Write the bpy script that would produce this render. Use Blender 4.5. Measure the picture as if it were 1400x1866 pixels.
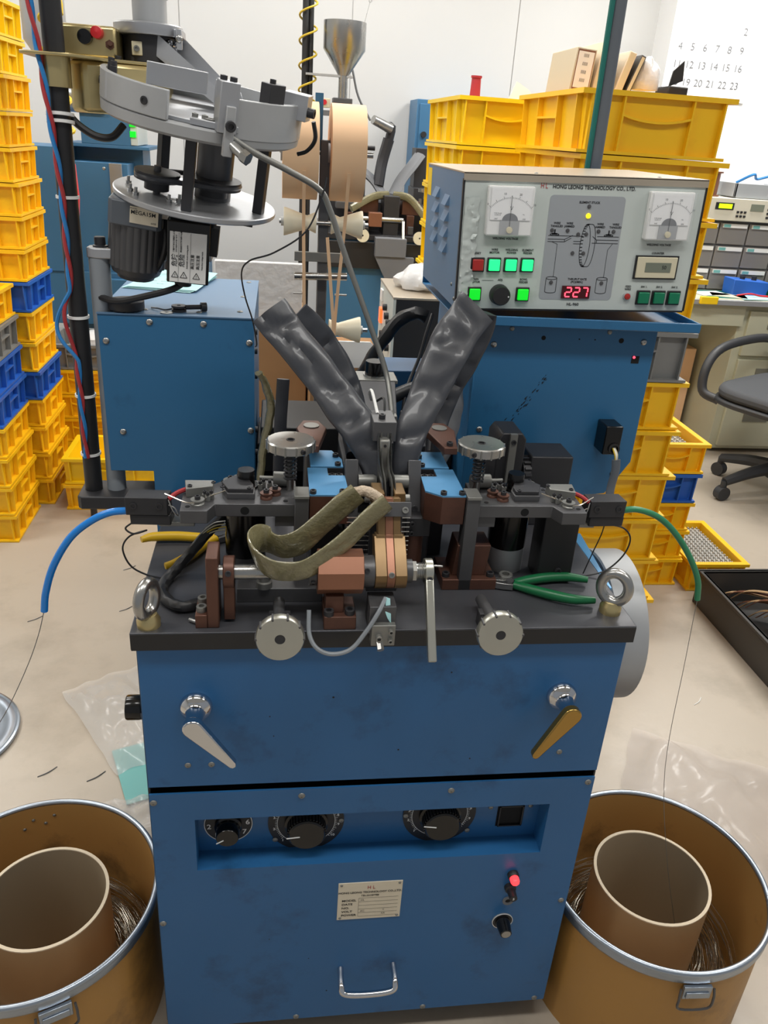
import bpy, bmesh, math, random
from mathutils import Vector, Matrix, noise
random.seed(7)
for _o in list(bpy.data.objects): bpy.data.objects.remove(_o)
SC = bpy.context.scene
COL = SC.collection
PI = math.pi
V = Vector
# ------------------------------------------------------------------ camera
def set_camera():
    yaw, pitch, roll = 0.150074, 0.442517, 0.070510
    f = V((math.sin(yaw)*math.cos(pitch), math.cos(yaw)*math.cos(pitch), -math.sin(pitch)))
    r = V((math.cos(yaw), -math.sin(yaw), 0)); u = r.cross(f)
    r2 = r*math.cos(roll)+u*math.sin(roll); u2 = u*math.cos(roll)-r*math.sin(roll)
    cd = bpy.data.cameras.new('camera'); co = bpy.data.objects.new('camera', cd); COL.objects.link(co)
    M = Matrix((r2, u2, -f)).transposed().to_4x4(); M.translation = V((0.16566, -0.80986, 1.34977))
    co.matrix_world = M
    cd.sensor_fit = 'VERTICAL'; cd.sensor_height = 36.0; cd.lens = 1450.08/1866*36.0; cd.clip_start = 0.02
    SC.camera = co
set_camera()
# ------------------------------------------------------------------ world, lamps, exposure
w = bpy.data.worlds.new('world'); SC.world = w; w.use_nodes = True
w.node_tree.nodes['Background'].inputs[0].default_value = (0.93, 0.96, 1.0, 1)
w.node_tree.nodes['Background'].inputs[1].default_value = 0.28
SC.view_settings.view_transform = 'Standard'; SC.view_settings.look = 'None'
SC.view_settings.exposure = 0.0; SC.view_settings.gamma = 1.0; SC.view_settings.use_curve_mapping = False
LAMPS = [(-1.5, 3.0, 25), (0.35, 3.0, 25), (2.25, 2.75, 46), (-1.5, 1.3, 25), (0.35, 1.3, 25), (2.2, 1.3, 25),  # stronger far right lamp over the bench is added to overexpose the right wall
         (-1.5, -0.5, 15), (0.35, -0.5, 15), (2.2, -0.5, 15)]
CEIL = 2.75
for (lx, ly, pw) in LAMPS:
    ld = bpy.data.lights.new('tube_light', 'AREA'); ld.shape = 'RECTANGLE'; ld.size = 1.2; ld.size_y = 0.24
    ld.energy = pw; ld.color = (1.0, 0.985, 0.95)
    lo = bpy.data.objects.new('tube_light', ld); COL.objects.link(lo); lo.location = (lx, ly, CEIL-0.085)
# ------------------------------------------------------------------ materials
def lin(c):
    return tuple(((v/255)/12.92 if v/255 <= 0.04045 else ((v/255+0.055)/1.055)**2.4) for v in c)
MATS = {}
def mat(key, rgb=(128,128,128), rough=0.5, metal=0.0, var=0.0, vs=8.0, dirt=None, ds=4.0, dlo=0.5, dhi=0.75, bump=0.0, bs=60.0,
        emit=None, es=1.0, alpha=1.0, spec=0.5, trans=0.0, stretch=None, coat=0.0, rvar=0.0):
    if key in MATS: return MATS[key]
    m = bpy.data.materials.new(key); m.use_nodes = True; nt = m.node_tree; N = nt.nodes; L = nt.links
    b = N['Principled BSDF']; c = lin(rgb)
    b.inputs['Base Color'].default_value = (*c, 1); b.inputs['Roughness'].default_value = rough
    b.inputs['Metallic'].default_value = metal; b.inputs['Alpha'].default_value = alpha
    b.inputs['Specular IOR Level'].default_value = spec; b.inputs['Transmission Weight'].default_value = trans
    b.inputs['Coat Weight'].default_value = coat
    if emit: b.inputs['Emission Color'].default_value = (*lin(emit), 1); b.inputs['Emission Strength'].default_value = es
    if var or dirt or bump or rvar:
        tc = N.new('ShaderNodeTexCoord'); mp = N.new('ShaderNodeMapping'); L.new(tc.outputs['Object'], mp.inputs[0])
        if stretch: mp.inputs['Scale'].default_value = stretch
    col = None
    if var:
        n = N.new('ShaderNodeTexNoise'); n.inputs['Scale'].default_value = vs; n.inputs['Detail'].default_value = 5
        L.new(mp.outputs[0], n.inputs['Vector'])
        mx = N.new('ShaderNodeMix'); mx.data_type = 'RGBA'; L.new(n.outputs[0], mx.inputs[0])
        mx.inputs[6].default_value = (*[v*(1-var) for v in c], 1); mx.inputs[7].default_value = (*[min(1, v*(1+var)) for v in c], 1)
        col = mx.outputs[2]
    if dirt:
        n = N.new('ShaderNodeTexNoise'); n.inputs['Scale'].default_value = ds; n.inputs['Detail'].default_value = 8
        n.inputs['Roughness'].default_value = 0.65
        L.new(mp.outputs[0], n.inputs['Vector'])
        r = N.new('ShaderNodeMapRange'); r.inputs[1].default_value = dlo; r.inputs[2].default_value = dhi; L.new(n.outputs[0], r.inputs[0])
        mx = N.new('ShaderNodeMix'); mx.data_type = 'RGBA'; L.new(r.outputs[0], mx.inputs[0])
        if col: L.new(col, mx.inputs[6])
        else: mx.inputs[6].default_value = (*c, 1)
        mx.inputs[7].default_value = (*lin(dirt), 1); col = mx.outputs[2]
    if col: L.new(col, b.inputs['Base Color'])
    if rvar:
        n = N.new('ShaderNodeTexNoise'); n.inputs['Scale'].default_value = 12; n.inputs['Detail'].default_value = 6
        L.new(mp.outputs[0], n.inputs['Vector'])
        r = N.new('ShaderNodeMapRange'); r.inputs[3].default_value = max(0.02, rough-rvar); r.inputs[4].default_value = rough+rvar
        L.new(n.outputs[0], r.inputs[0]); L.new(r.outputs[0], b.inputs['Roughness'])
    if bump:
        n = N.new('ShaderNodeTexNoise'); n.inputs['Scale'].default_value = bs; n.inputs['Detail'].default_value = 4
        L.new(mp.outputs[0], n.inputs['Vector'])
        bn = N.new('ShaderNodeBump'); bn.inputs['Strength'].default_value = bump; bn.inputs['Distance'].default_value = 0.004
        L.new(n.outputs[0], bn.inputs['Height']); L.new(bn.outputs[0], b.inputs['Normal'])
    MATS[key] = m; return m
mat('floor', (182,171,156), .34, var=.10, vs=1.6, dirt=(150,140,126), ds=3.2, dlo=.5, dhi=.8, bump=.12, bs=35, rvar=.1)
mat('wall', (200,200,199), .75, var=.02, vs=2); mat('wallgrey', (186,186,184), .8); mat('joint', (190,190,188), .8)
mat('ceil', (225,225,222), .9); mat('skirt', (120,118,112), .7)
mat('blue', (42,101,154), .36, var=.14, vs=2.5, dirt=(22,54,86), ds=9, dlo=.56, dhi=.82, bump=.03, bs=400, rvar=.08)
mat('bluebox', (44,104,148), .36, var=.08, vs=3, dirt=(28,66,96), ds=7, dlo=.6, dhi=.85, bump=.03, bs=400)
mat('bluesky', (96,158,206), .32, metal=.25, var=.1, vs=20, bump=.02, bs=300)
mat('bluedark', (40,82,120), .4, var=.08, vs=3); mat('blueside', (92,124,156), .42, var=.06, vs=4)
mat('black', (34,34,36), .45, var=.2, vs=15); mat('blackgloss', (14,14,15), .18); mat('gap', (6,7,9), .8)
mat('plate', (76,77,82), .38, metal=.3, var=.2, vs=7, dirt=(98,98,100), ds=6, dlo=.55, dhi=.85, rvar=.12)
mat('oxide', (92,92,94), .42, metal=.45, var=.25, vs=18, rvar=.1); mat('oxlight', (140,140,136), .42, metal=.6, var=.2, vs=18, rvar=.1)
mat('oxdark', (54,54,57), .45, metal=.3, var=.25, vs=18)
mat('steel', (176,176,174), .28, metal=.95, var=.12, vs=25, rvar=.08); mat('chrome', (214,216,220), .07, metal=1.0)
mat('disc', (196,196,186), .3, metal=.9, var=.06, vs=30); mat('alu', (184,186,190), .4, metal=.7, var=.1, vs=14, dirt=(110,110,112), ds=8, dlo=.6, dhi=.85)
mat('cast', (176,178,180), .5, metal=.3, var=.12, vs=16)
mat('brass', (128,102,68), .36, metal=.5, var=.12, vs=20, rvar=.08); mat('brasslever', (176,142,78), .2, metal=.9); mat('zincyellow', (202,184,134), .28, metal=.8, var=.15, vs=9)
mat('copper', (150,104,82), .36, metal=.5, var=.15, vs=18, dirt=(88,56,46), ds=10, dlo=.55, dhi=.85); mat('brown', (100,68,56), .42, metal=.4, var=.2, vs=16, dirt=(60,42,38), ds=10, dlo=.5, dhi=.8)
mat('rubber', (58,60,66), .38, var=.12, vs=14, bump=.25, bs=22, coat=.15); mat('olive', (122,116,86), .12, var=.3, vs=60, bump=.4, bs=190, coat=.6)
mat('weave', (186,168,146), .6, bump=.6, bs=300); mat('grey', (140,146,152), .45, var=.08, vs=6)
mat('yellow', (250,196,22), .4, var=.06, vs=5, dirt=(206,150,20), ds=5, dlo=.58, dhi=.92); mat('yellowb', (244,205,18), .42, var=.06, vs=5, dirt=(206,160,16), ds=5, dlo=.6, dhi=.9)
mat('crateblue', (40,98,190), .42, var=.08, vs=5); mat('crategrey', (128,128,126), .5, var=.08, vs=5); mat('tray', (60,58,56), .5, var=.1, vs=7)
mat('kraft', (226,186,146), .7, var=.06, vs=10); mat('kraftdark', (160,120,80), .75, var=.1, vs=8)
mat('drum', (176,130,66), .45, var=.16, vs=6, dirt=(74,52,30), ds=5, dlo=.54, dhi=.78, bump=.1, bs=50); mat('drumin', (184,140,80), .45, var=.1, vs=4, dirt=(70,52,36), ds=4.5, dlo=.58, dhi=.76)
mat('card', (172,142,104), .8, var=.1, vs=9); mat('cardedge', (222,206,180), .85); mat('cardin', (160,142,116), .85, var=.06, vs=4)
mat('galv', (168,178,190), .3, metal=.85, var=.12, vs=12, rvar=.1); mat('wirebright', (190,186,178), .22, metal=1.0)
mat('panel', (196,204,200), .42, var=.03, vs=6, dirt=(170,176,170), ds=14, dlo=.6, dhi=.9); mat('panelgrey', (158,163,168), .5); mat('paneltop', (190,178,160), .32, metal=.5, var=.06, vs=6)
mat('white', (238,238,236), .45); mat('ivory', (232,222,196), .4, var=.06, vs=20); mat('cream', (214,206,178), .5, var=.05, vs=4)
mat('ink', (22,24,28), .6); mat('inkred', (170,40,40), .6); mat('inkwhite', (226,228,228), .6)
mat('greenlit', (20,220,110), .3, emit=(40,255,140), es=1.1); mat('greenlit2', (10,190,40), .3, emit=(10,225,40), es=.8)
mat('greenoff', (14,120,84), .3); mat('redoff', (176,44,40), .35); mat('redlit', (255,60,60), .3, emit=(255,50,56), es=2.5); mat('yellowlit', (255,230,40), .3, emit=(255,225,30), es=1.2)
mat('ledred', (255,60,80), .3, emit=(255,70,90), es=2.6); mat('leddark', (70,6,14), .25); mat('lcd', (120,126,112), .25); mat('lcdgreen', (190,235,20), .3, emit=(190,240,20), es=.9)
mat('glass', (235,240,245), .05, alpha=.07); mat('bag', (225,224,222), .16, alpha=.34, bump=.6, bs=16); mat('bagwhite', (226,226,226), .22, alpha=.85, bump=.7, bs=40)
mat('orangelit', (255,110,50), .3, emit=(255,90,40), es=1.6); mat('bagpink', (214,204,200), .18, alpha=.28, bump=.7, bs=12); mat('teal', (120,190,186), .4, alpha=.8)
mat('tubeblue', (20,130,220), .25, coat=.3); mat('tubegreen', (52,132,92), .3); mat('wirered', (170,52,56), .45); mat('wireblue', (44,128,196), .45); mat('wireyellow', (206,176,40), .45)
mat('plieryellow', (206,166,24), .4, var=.15, vs=25); mat('pliergreen', (22,104,62), .35, var=.15, vs=25); mat('bobbin', (168,44,54), .5); mat('redplastic', (206,36,44), .4)
mat('paper', (176,224,226), .8); mat('papertan', (196,184,160), .8); mat('pvcgrey', (92,98,106), .4); mat('pvcgreen', (22,104,96), .4)
mat('chairpad', (70,72,76), .85, bump=.15, bs=200); mat('chairplastic', (48,49,52), .5)
mat('desk', (186,186,164), .55, var=.03, vs=4); mat('deskgrey_shade', (112,112,102), .6); mat('drawer', (150,146,142), .25, alpha=.75); mat('meshmetal', (190,188,182), .45, metal=.3, var=.3, vs=60)
mat('instr', (206,202,186), .5); mat('hazegrey', (110,112,116), .6); mat('bgblue', (58,108,146), .45, var=.06, vs=5); mat('label', (222,212,190), .5, var=.05, vs=30); mat('brightwhite', (244,244,244), .5); mat('tubewhite', (255,252,245), .4, emit=(255,252,245), es=1.5)
# ------------------------------------------------------------------ mesh builder
def vec(p): return V(p)
def frame(t, ref=None):
    t = t.normalized()
    if ref is None: ref = V((0,0,1)) if abs(t.z) < .9 else V((1,0,0))
    a = ref - t*ref.dot(t)
    if a.length < 1e-6: a = t.orthogonal()
    a.normalize(); return a, t.cross(a)
def spline(pts, n=6, closed=False):
    P = [V(p) for p in pts]; out = []; m = len(P)
    if m < 3: return P
    segs = m if closed else m-1
    for i in range(segs):
        p0 = P[(i-1) % m] if (closed or i > 0) else P[0]*2-P[1]
        p1 = P[i]; p2 = P[(i+1) % m]
        p3 = P[(i+2) % m] if (closed or i+2 < m) else P[-1]*2-P[-2]
        for k in range(n):
            t = k/n
            out.append(.5*((2*p1)+(p2-p0)*t+(2*p0-5*p1+4*p2-p3)*t*t+(3*p1-p0-3*p2+p3)*t**3))
    if not closed: out.append(P[-1])
    return out
class MB:
    def __init__(s, M=None): s.v = []; s.f = []; s.M = M
    def add(s, vs, fs, M=None):
        o = len(s.v); m = M if M is not None else s.M
        for p in vs: s.v.append(tuple(m @ V(p)) if m is not None else tuple(p))
        for f in fs: s.f.append(tuple(i+o for i in f))
        return s
    def box(s, a, b, M=None):
        x0, y0, z0 = (min(a[i], b[i]) for i in range(3)); x1, y1, z1 = (max(a[i], b[i]) for i in range(3))
        return s.add([(x0,y0,z0),(x1,y0,z0),(x1,y1,z0),(x0,y1,z0),(x0,y0,z1),(x1,y0,z1),(x1,y1,z1),(x0,y1,z1)],
              [(0,3,2,1),(4,5,6,7),(0,1,5,4),(1,2,6,5),(2,3,7,6),(3,0,4,7)], M)
    def cbox(s, c, d, M=None): return s.box([c[i]-d[i]/2 for i in range(3)], [c[i]+d[i]/2 for i in range(3)], M)
    def cyl(s, p0, p1, r0, r1=None, n=20, caps=True, M=None):
        p0, p1 = V(p0), V(p1); r1 = r0 if r1 is None else r1; a, b = frame(p1-p0); vs = []
        for p, r in ((p0, r0), (p1, r1)):
            for k in range(n):
                t = 2*PI*k/n; vs.append(p+a*r*math.cos(t)+b*r*math.sin(t))
        fs = [(k, (k+1) % n, n+(k+1) % n, n+k) for k in range(n)]
        if caps: fs += [tuple(range(n-1, -1, -1)), tuple(range(n, 2*n))]
        return s.add(vs, fs, M)
    def tube(s, pts, r, n=8, sm=6, closed=False, flat=None, ref=None, wob=0.0, ws=20.0, M=None):
        P = spline(pts, sm, closed) if sm > 1 else [V(p) for p in pts]
        m = len(P); vs = []; prev = None
        for i, p in enumerate(P):
            t = (P[(i+1) % m]-P[i-1]) if closed else (P[min(i+1, m-1)]-P[max(i-1, 0)])
            if t.length < 1e-9: t = V((0,0,1))
            a, b = frame(t, V(ref) if ref is not None else prev); prev = a
            u = i/(m-1) if m > 1 else 0
            if callable(r): rr = r(u)
            elif isinstance(r, (list, tuple)):
                q = u*(len(r)-1); j = min(int(q), len(r)-2); rr = r[j]+(r[j+1]-r[j])*(q-j)
            else: rr = r
            fl = flat if flat else 1.0
            for k in range(n):
                th = 2*PI*k/n; q = p+a*rr*fl*math.cos(th)+b*rr*math.sin(th)
                if wob: q = q+noise.noise_vector(q*ws)*wob
                vs.append(q)
        fs = []
        for i in range(m if closed else m-1):
            j = (i+1) % m
            for k in range(n): fs.append((i*n+k, i*n+(k+1) % n, j*n+(k+1) % n, j*n+k))
        if not closed: fs += [tuple(range(n-1, -1, -1)), tuple(range((m-1)*n, m*n))]
        return s.add(vs, fs, M)
    def lathe(s, prof, o=(0,0,0), axis=(0,0,1), n=32, a0=0, a1=2*PI, M=None):
        ax = V(axis).normalized(); a, b = frame(ax); full = abs(a1-a0-2*PI) < 1e-6; cnt = n if full else n+1; vs = []
        for (r, z) in prof:
            for k in range(cnt):
                t = a0+(a1-a0)*k/n; vs.append(V(o)+ax*z+a*r*math.cos(t)+b*r*math.sin(t))
        fs = []
        for i in range(len(prof)-1):
            for k in range(n if full else n):
                k2 = (k+1) % cnt
                q = (i*cnt+k, i*cnt+k2, (i+1)*cnt+k2, (i+1)*cnt+k)
                fs.append(q)
        return s.add(vs, fs, M)
    def ring(s, r0, r1, z0, z1, o=(0,0,0), axis=(0,0,1), n=40, M=None):
        return s.lathe([(r0,z0),(r1,z0),(r1,z1),(r0,z1),(r0,z0)], o, axis, n, M=M)
    def arc(s, r0, r1, z0, z1, a0, a1, n=16, M=None):
        vs = []
        for k in range(n+1):
            t = a0+(a1-a0)*k/n; c, d = math.cos(t), math.sin(t)
            vs += [(r0*c,r0*d,z0),(r1*c,r1*d,z0),(r1*c,r1*d,z1),(r0*c,r0*d,z1)]
        fs = []
        for k in range(n):
            for j in range(4): fs.append((4*k+j, 4*(k+1)+j, 4*(k+1)+(j+1) % 4, 4*k+(j+1) % 4))
        fs += [(3,2,1,0), tuple(4*n+j for j in range(4))]
        return s.add(vs, fs, M)
    def prism(s, poly, axis, a, b, M=None):
        n = len(poly); vs = []
        for h in (a, b):
            for (p, q) in poly:
                vs.append({'x': (h,p,q), 'y': (p,h,q), 'z': (p,q,h)}[axis])
        fs = [(k, (k+1) % n, n+(k+1) % n, n+k) for k in range(n)]
        fs += [tuple(range(n-1, -1, -1)), tuple(range(n, 2*n))]
        return s.add(vs, fs, M)
    def ball(s, c, r, n=14, sc=(1,1,1), M=None):
        h = n//2; vs = [(c[0], c[1], c[2]-r*sc[2])]
        for i in range(1, h):
            p = -PI/2+PI*i/h
            for k in range(n):
                t = 2*PI*k/n; vs.append((c[0]+r*sc[0]*math.cos(p)*math.cos(t), c[1]+r*sc[1]*math.cos(p)*math.sin(t), c[2]+r*sc[2]*math.sin(p)))
        vs.append((c[0], c[1], c[2]+r*sc[2])); L = len(vs)-1
        fs = [(0, 1+(k+1) % n, 1+k) for k in range(n)]
        for i in range(h-2):
            for k in range(n): fs.append((1+i*n+k, 1+i*n+(k+1) % n, 1+(i+1)*n+(k+1) % n, 1+(i+1)*n+k))
        fs += [(1+(h-2)*n+k, 1+(h-2)*n+(k+1) % n, L) for k in range(n)]
        return s.add(vs, fs, M)
    def text(s, t, size, M, al='CENTER', sx=1.0, bold=0.0, wd=None):
        cu = bpy.data.curves.new('t', 'FONT'); cu.body = t; cu.size = size; cu.align_x = al; cu.align_y = 'CENTER'; cu.resolution_u = 3
        cu.offset = bold
        ob = bpy.data.objects.new('t', cu)
        me = ob.to_mesh()
        if wd: sx = wd/(max(v.co.x for v in me.vertices)-min(v.co.x for v in me.vertices))
        mm = M @ Matrix.Scale(sx, 4, (1,0,0))
        s.add([v.co.copy() for v in me.vertices], [tuple(p.vertices) for p in me.polygons], mm)
        ob.to_mesh_clear(); bpy.data.objects.remove(ob); bpy.data.curves.remove(cu); return s
    def build(s, name, m, parent=None, bev=0.0, local=False, label=None, flat=False):
        off = V((0,0,0))
        if parent is not None and not local:
            off = V(parent.get('org', (0,0,0)))
        me = bpy.data.meshes.new(name)
        me.from_pydata([(p[0]-off.x, p[1]-off.y, p[2]-off.z) for p in s.v], [], s.f)
        bm = bmesh.new(); bm.from_mesh(me); bmesh.ops.recalc_face_normals(bm, faces=bm.faces); bm.to_mesh(me); bm.free()
        me.materials.append(MATS[m] if isinstance(m, str) else m)
        if not flat: me.shade_smooth(); me.set_sharp_from_angle(angle=math.radians(38))
        o = bpy.data.objects.new(name, me); COL.objects.link(o)
        if parent is not None:
            o.parent = parent; o['org'] = tuple(parent.get('org', (0,0,0)))
        if bev:
            md = o.modifiers.new('bevel', 'BEVEL'); md.width = bev; md.segments = 2; md.limit_method = 'ANGLE'; md.angle_limit = math.radians(50)
        if label: o['label'] = label
        return o
def tag(o, label, cat, group=None, kind=None):
    o['label'] = label; o['category'] = cat
    if group: o['group'] = group
    if kind: o['kind'] = kind
    return o
def thing(name, label, cat, loc=(0,0,0), group=None, M=None):
    """An Empty at the base of a thing; children are given in world coordinates unless M places a local frame."""
    o = bpy.data.objects.new(name, None); COL.objects.link(o); o.empty_display_size = .02
    if M is not None: o.matrix_world = M; o['org'] = (0.0,0.0,0.0)
    else: o.location = loc; o['org'] = tuple(float(v) for v in loc)
    return tag(o, label, cat, group)
def single(name, mb, m, label, cat, group=None, bev=0.0, kind=None):
    """A thing that is one mesh: origin moved to its base centre."""
    xs = [p[0] for p in mb.v]; ys = [p[1] for p in mb.v]; zs = [p[2] for p in mb.v]
    c = V(((min(xs)+max(xs))/2, (min(ys)+max(ys))/2, min(zs)))
    mb.v = [(p[0]-c.x, p[1]-c.y, p[2]-c.z) for p in mb.v]
    o = mb.build(name, m, None, bev); o.location = c
    return tag(o, label, cat, group, kind)
def struct(name, mb, m, bev=0.0, parent=None):
    o = mb.build(name, m, parent, bev)
    if parent is None: o['kind'] = 'structure'
    return o
def inst(src, parent, loc=None, rot=None, scale=None, M=None):
    c = src.copy(); COL.objects.link(c); c.parent = parent
    if M is not None: c.matrix_local = M
    else:
        if loc is not None: c.location = loc
        if rot is not None: c.rotation_euler = rot
        if scale is not None: c.scale = scale
    return c
def copy_tree(o, parent=None):
    c = o.copy(); COL.objects.link(c); c.parent = parent
    for ch in list(o.children): copy_tree(ch, c)
    return c
# fasteners: unit meshes shared by every copy
def _unit(mb, m):
    me = bpy.data.meshes.new('u'); me.from_pydata(mb.v, [], mb.f); me.materials.append(MATS[m]); me.shade_smooth()
    me.set_sharp_from_angle(angle=math.radians(38)); return me
_cap = MB().lathe([(0,0),(1,0),(1,.92),(.93,1),(.55,1),(.55,.45),(0,.45)], n=14)
_pan = MB().lathe([(0,0),(1,0),(1,.2),(.85,.62),(.5,.92),(.22,1),(.2,.7),(0,.6)], n=14)
UN = {'cap': _unit(_cap, 'oxdark'), 'pan': _unit(_pan, 'steel'), 'capl': _unit(_cap, 'oxlight'), 'pano': _unit(_pan, 'oxlight')}
def screw(parent, p, axis=(0,0,1), r=.004, h=.004, kind='cap', name='screw', local=False):
    o = bpy.data.objects.new(name, UN[kind]); COL.objects.link(o); o.parent = parent
    off = V((0,0,0)) if local else V(parent.get('org', (0,0,0)))
    q = V((0,0,1)).rotation_difference(V(axis).normalized())
    o.matrix_local = Matrix.LocRotScale(V(p)-off, q, V((r, r, h))); return o
def TM(loc, rx=0, ry=0, rz=0):
    return Matrix.Translation(V(loc)) @ Matrix.Rotation(math.radians(rz), 4, 'Z') @ Matrix.Rotation(math.radians(ry), 4, 'Y') @ Matrix.Rotation(math.radians(rx), 4, 'X')
def FT(x, y, z): return TM((x, y, z), rx=90)        # text facing -y
# ------------------------------------------------------------------ the room
struct('floor', MB().box((-3.2,-2.2,-.1),(4.2,4.1,0)), 'floor')
wb = struct('wall_back', MB().box((-3.2,3.9,0),(2.15,4.05,CEIL)), 'wall')
for k in range(7):
    x = -2.9+.86*k
    MB().box((x,3.894,0.1),(x+.855,3.9,CEIL-.01)).build('wall_panel', 'wall', wb)
wr = struct('wall_right', MB().box((2.15,3.4,0),(4.2,4.05,CEIL)), 'brightwhite')  # whiter than the back wall: its strong light is put into the colour
struct('baseboard_back', MB().box((-3.2,3.88,0),(2.14,3.893,.1)), 'skirt')
struct('wall_left', MB().box((-3.3,-2.2,0),(-3.2,4.05,CEIL)), 'wall')
struct('ceiling', MB().box((-3.2,-2.2,CEIL),(4.2,4.05,CEIL+.06)), 'ceil')
for i, (lx, ly, pw) in enumerate(LAMPS):
    t = thing('ceiling_light', ['far left','far middle','added far right','middle left','middle','middle right','near left','near middle','near right'][i]+' white fluorescent ceiling fixture', 'lamp', (lx, ly, CEIL-.08), 'ceiling fixtures')
    MB().box((lx-.62,ly-.14,CEIL-.06),(lx+.62,ly+.14,CEIL)).build('housing', 'white', t, .004)
    for s in (-1, 1): MB().cyl((lx-.6,ly+s*.07,CEIL-.072),(lx+.6,ly+s*.07,CEIL-.072),.012,n=10).build('tube', 'tubewhite', t)
# ------------------------------------------------------------------ machine cabinet
ZP = .805
def cabinet():
    t = thing('machine_cabinet', 'blue steel base cabinet of the welding machine with lever handles and recessed dials', 'machine', (.31,.2,0))
    MB().box((.002,.040,.05),(.618,.396,.555)).box((.002,.004,.05),(.0045,.04,.555)).box((.6155,.004,.05),(.618,.04,.555)).build('body', 'black', t)
    MB().box((.002,.004,.555),(.618,.396,.779)).build('body', 'black', t, .002)
    MB().box((.03,.04,0),(.59,.38,.05)).build('plinth', 'black', t)
    for s, x in ((0, -.001), (1, .619)):
        MB().box((x,.016,.052),(x+.002,.39,.775)).build('side_panel', 'bluedark', t)
    MB().box((-.003,-.006,.781),(.623,.398,ZP)).build('table_plate', 'plate', t, .0012)
    MB().box((-.002,-.0072,.7815),(.622,-.0058,ZP-.0012)).build('edge_paint_shade', 'black', t)  # black front edge: dark edge paint plus shadow put into the colour
    up = MB().box((.003,0,.5595),(.617,.004,.777)).build('upper_panel', 'blue', t, .0008)
    for x in (.055,.085,.528,.556): screw(t, (x,0,.596), (0,-1,0), .0042, .0022, 'pano')
    # lower panel with the recess cut out of it
    x0, x1, z0, z1 = .06, .558, .403, .499
    lp = MB()
    lp.box((.003,0,z1),(.617,.003,.547)).box((.003,0,.055),(.617,.003,z0)).box((.003,0,z0),(x0,.003,z1)).box((x1,0,z0),(.617,.003,z1))
    lp.build('lower_panel', 'blue', t)
    rc = MB().box((x0-.002,.034,z0-.002),(x1+.002,.036,z1+.002)).box((x0-.002,.003,z0-.002),(x1+.002,.036,z0)).box((x0-.002,.003,z1),(x1+.002,.036,z1+.002))
    rc.box((x0-.002,.003,z0),(x0,.036,z1)).box((x1,.003,z0),(x1+.002,.036,z1)).build('recess', 'blue', t)
    for x, z in ((.203,.535),(.410,.533),(.008,.533),(.608,.538),(.008,.299),(.608,.296),(.203,.061),(.41,.061),(.6,.061)):
        screw(t, (x,0,z), (0,-1,0), .0048, .0026, 'pano')
    # dials
    def dial(cx, cz, R, kr, nums, big, ptr):
        d = MB().cyl((cx,.034,cz),(cx,.032,cz),R,n=48).build('dial', 'black', t)
        mk = MB(); mk.ring(R-.0012,R-.0002,0,.0006,(cx,.032,cz),(0,-1,0),48)
        if not big:
            mk = MB(); mk.ring(kr+.010,kr+.0107,0,.0006,(cx,.032,cz),(0,-1,0),48)
            for k in range(60):
                a = math.radians(-130+k*260/59); r0 = kr+.010; r1 = r0+(.0035 if k % 6 else .005)
                c, s_ = math.sin(a), math.cos(a)
                M = Matrix.Translation((cx+c*(r0+r1)/2,.0316,cz+s_*(r0+r1)/2)) @ Matrix.Rotation(a,4,'Y')
                mk.box((-.00025,-.0003,-(r1-r0)/2),(.00025,.0003,(r1-r0)/2),M)
        for s_, a in nums:
            a = math.radians(a); rr = R*(.8 if big else .86)
            mk.text(s_, .0125 if big else .0062, FT(cx+rr*math.sin(a),.0314,cz+rr*math.cos(a)), bold=.0002)
        mk.build('scale_marks', 'inkwhite', d)
        # knob
        kb = MB().lathe([(0,0),(kr,0),(kr,.006),(kr*.86,.008),(kr*.84,.024),(kr*.78,.026),(0,.026)],(cx,.032,cz),(0,-1,0),40).build('knob', 'blackgloss', d)
        if not big:
            g = MB()
            for k in range(36):
                a = 2*PI*k/36; M = Matrix.Translation((cx+kr*.86*math.sin(a),.018,cz+kr*.86*math.cos(a))) @ Matrix.Rotation(a,4,'Y')
                g.box((-.0011,-.0085,-.001),(.0011,.0085,.0012),M)
            g.build('grip_ridges', 'black', d)
        a = math.radians(ptr); M = Matrix.Translation((cx+kr*.62*math.sin(a),.0056,cz+kr*.62*math.cos(a))) @ Matrix.Rotation(a,4,'Y')
        MB().box((-.0006,-.0005,-kr*.3),(.0006,.0005,kr*.3),M).build('pointer', 'inkwhite', d)
        return d
    dial(.102,.455,.034,.019,[('1',-140),('2',-98),('3',-55),('4',0),('5',55),('6',85),('7',125)],True,-120)
    dial(.212,.452,.0545,.031,[('1',-135),('2',-103),('3',-76),('4',-45),('8',76),('9',98),('10',125)],False,-95)
    dial(.407,.455,.0545,.031,[('1',-130),('2',-100),('3',-78),('4',-45),('8',78),('9',103)],False,-80)
    for x, z in ((.262,.452),(.168,.42),(.357,.455),(.452,.42)): screw(t, (x,.032,z), (0,-1,0), .0042, .002, 'pano')
    sk = MB().box((.495,.0335,.424),(.536,.0345,.468)).build('power_inlet', 'gap', t)
    MB().box((.497,.030,.426),(.534,.034,.428)).box((.497,.030,.464),(.534,.034,.466)).box((.497,.030,.426),(.499,.034,.466)).box((.532,.030,.426),(.534,.034,.466)).build('inlet_frame', 'black', sk)
    for x in (.484,.545): screw(t, (x,.034,.462), (0,-1,0), .0038, .002, 'pano')
    # nameplate
    np_ = MB().box((.26,-.0012,.284),(.355,0,.361)).build('nameplate', 'label', t)
    for x, z in ((.2645,.357),(.3505,.357),(.2645,.288),(.3505,.288)): screw(np_, (x,-.0012,z), (0,-1,0), .0022, .0012, 'pano')
    tx = MB(); y = -.0016
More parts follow.
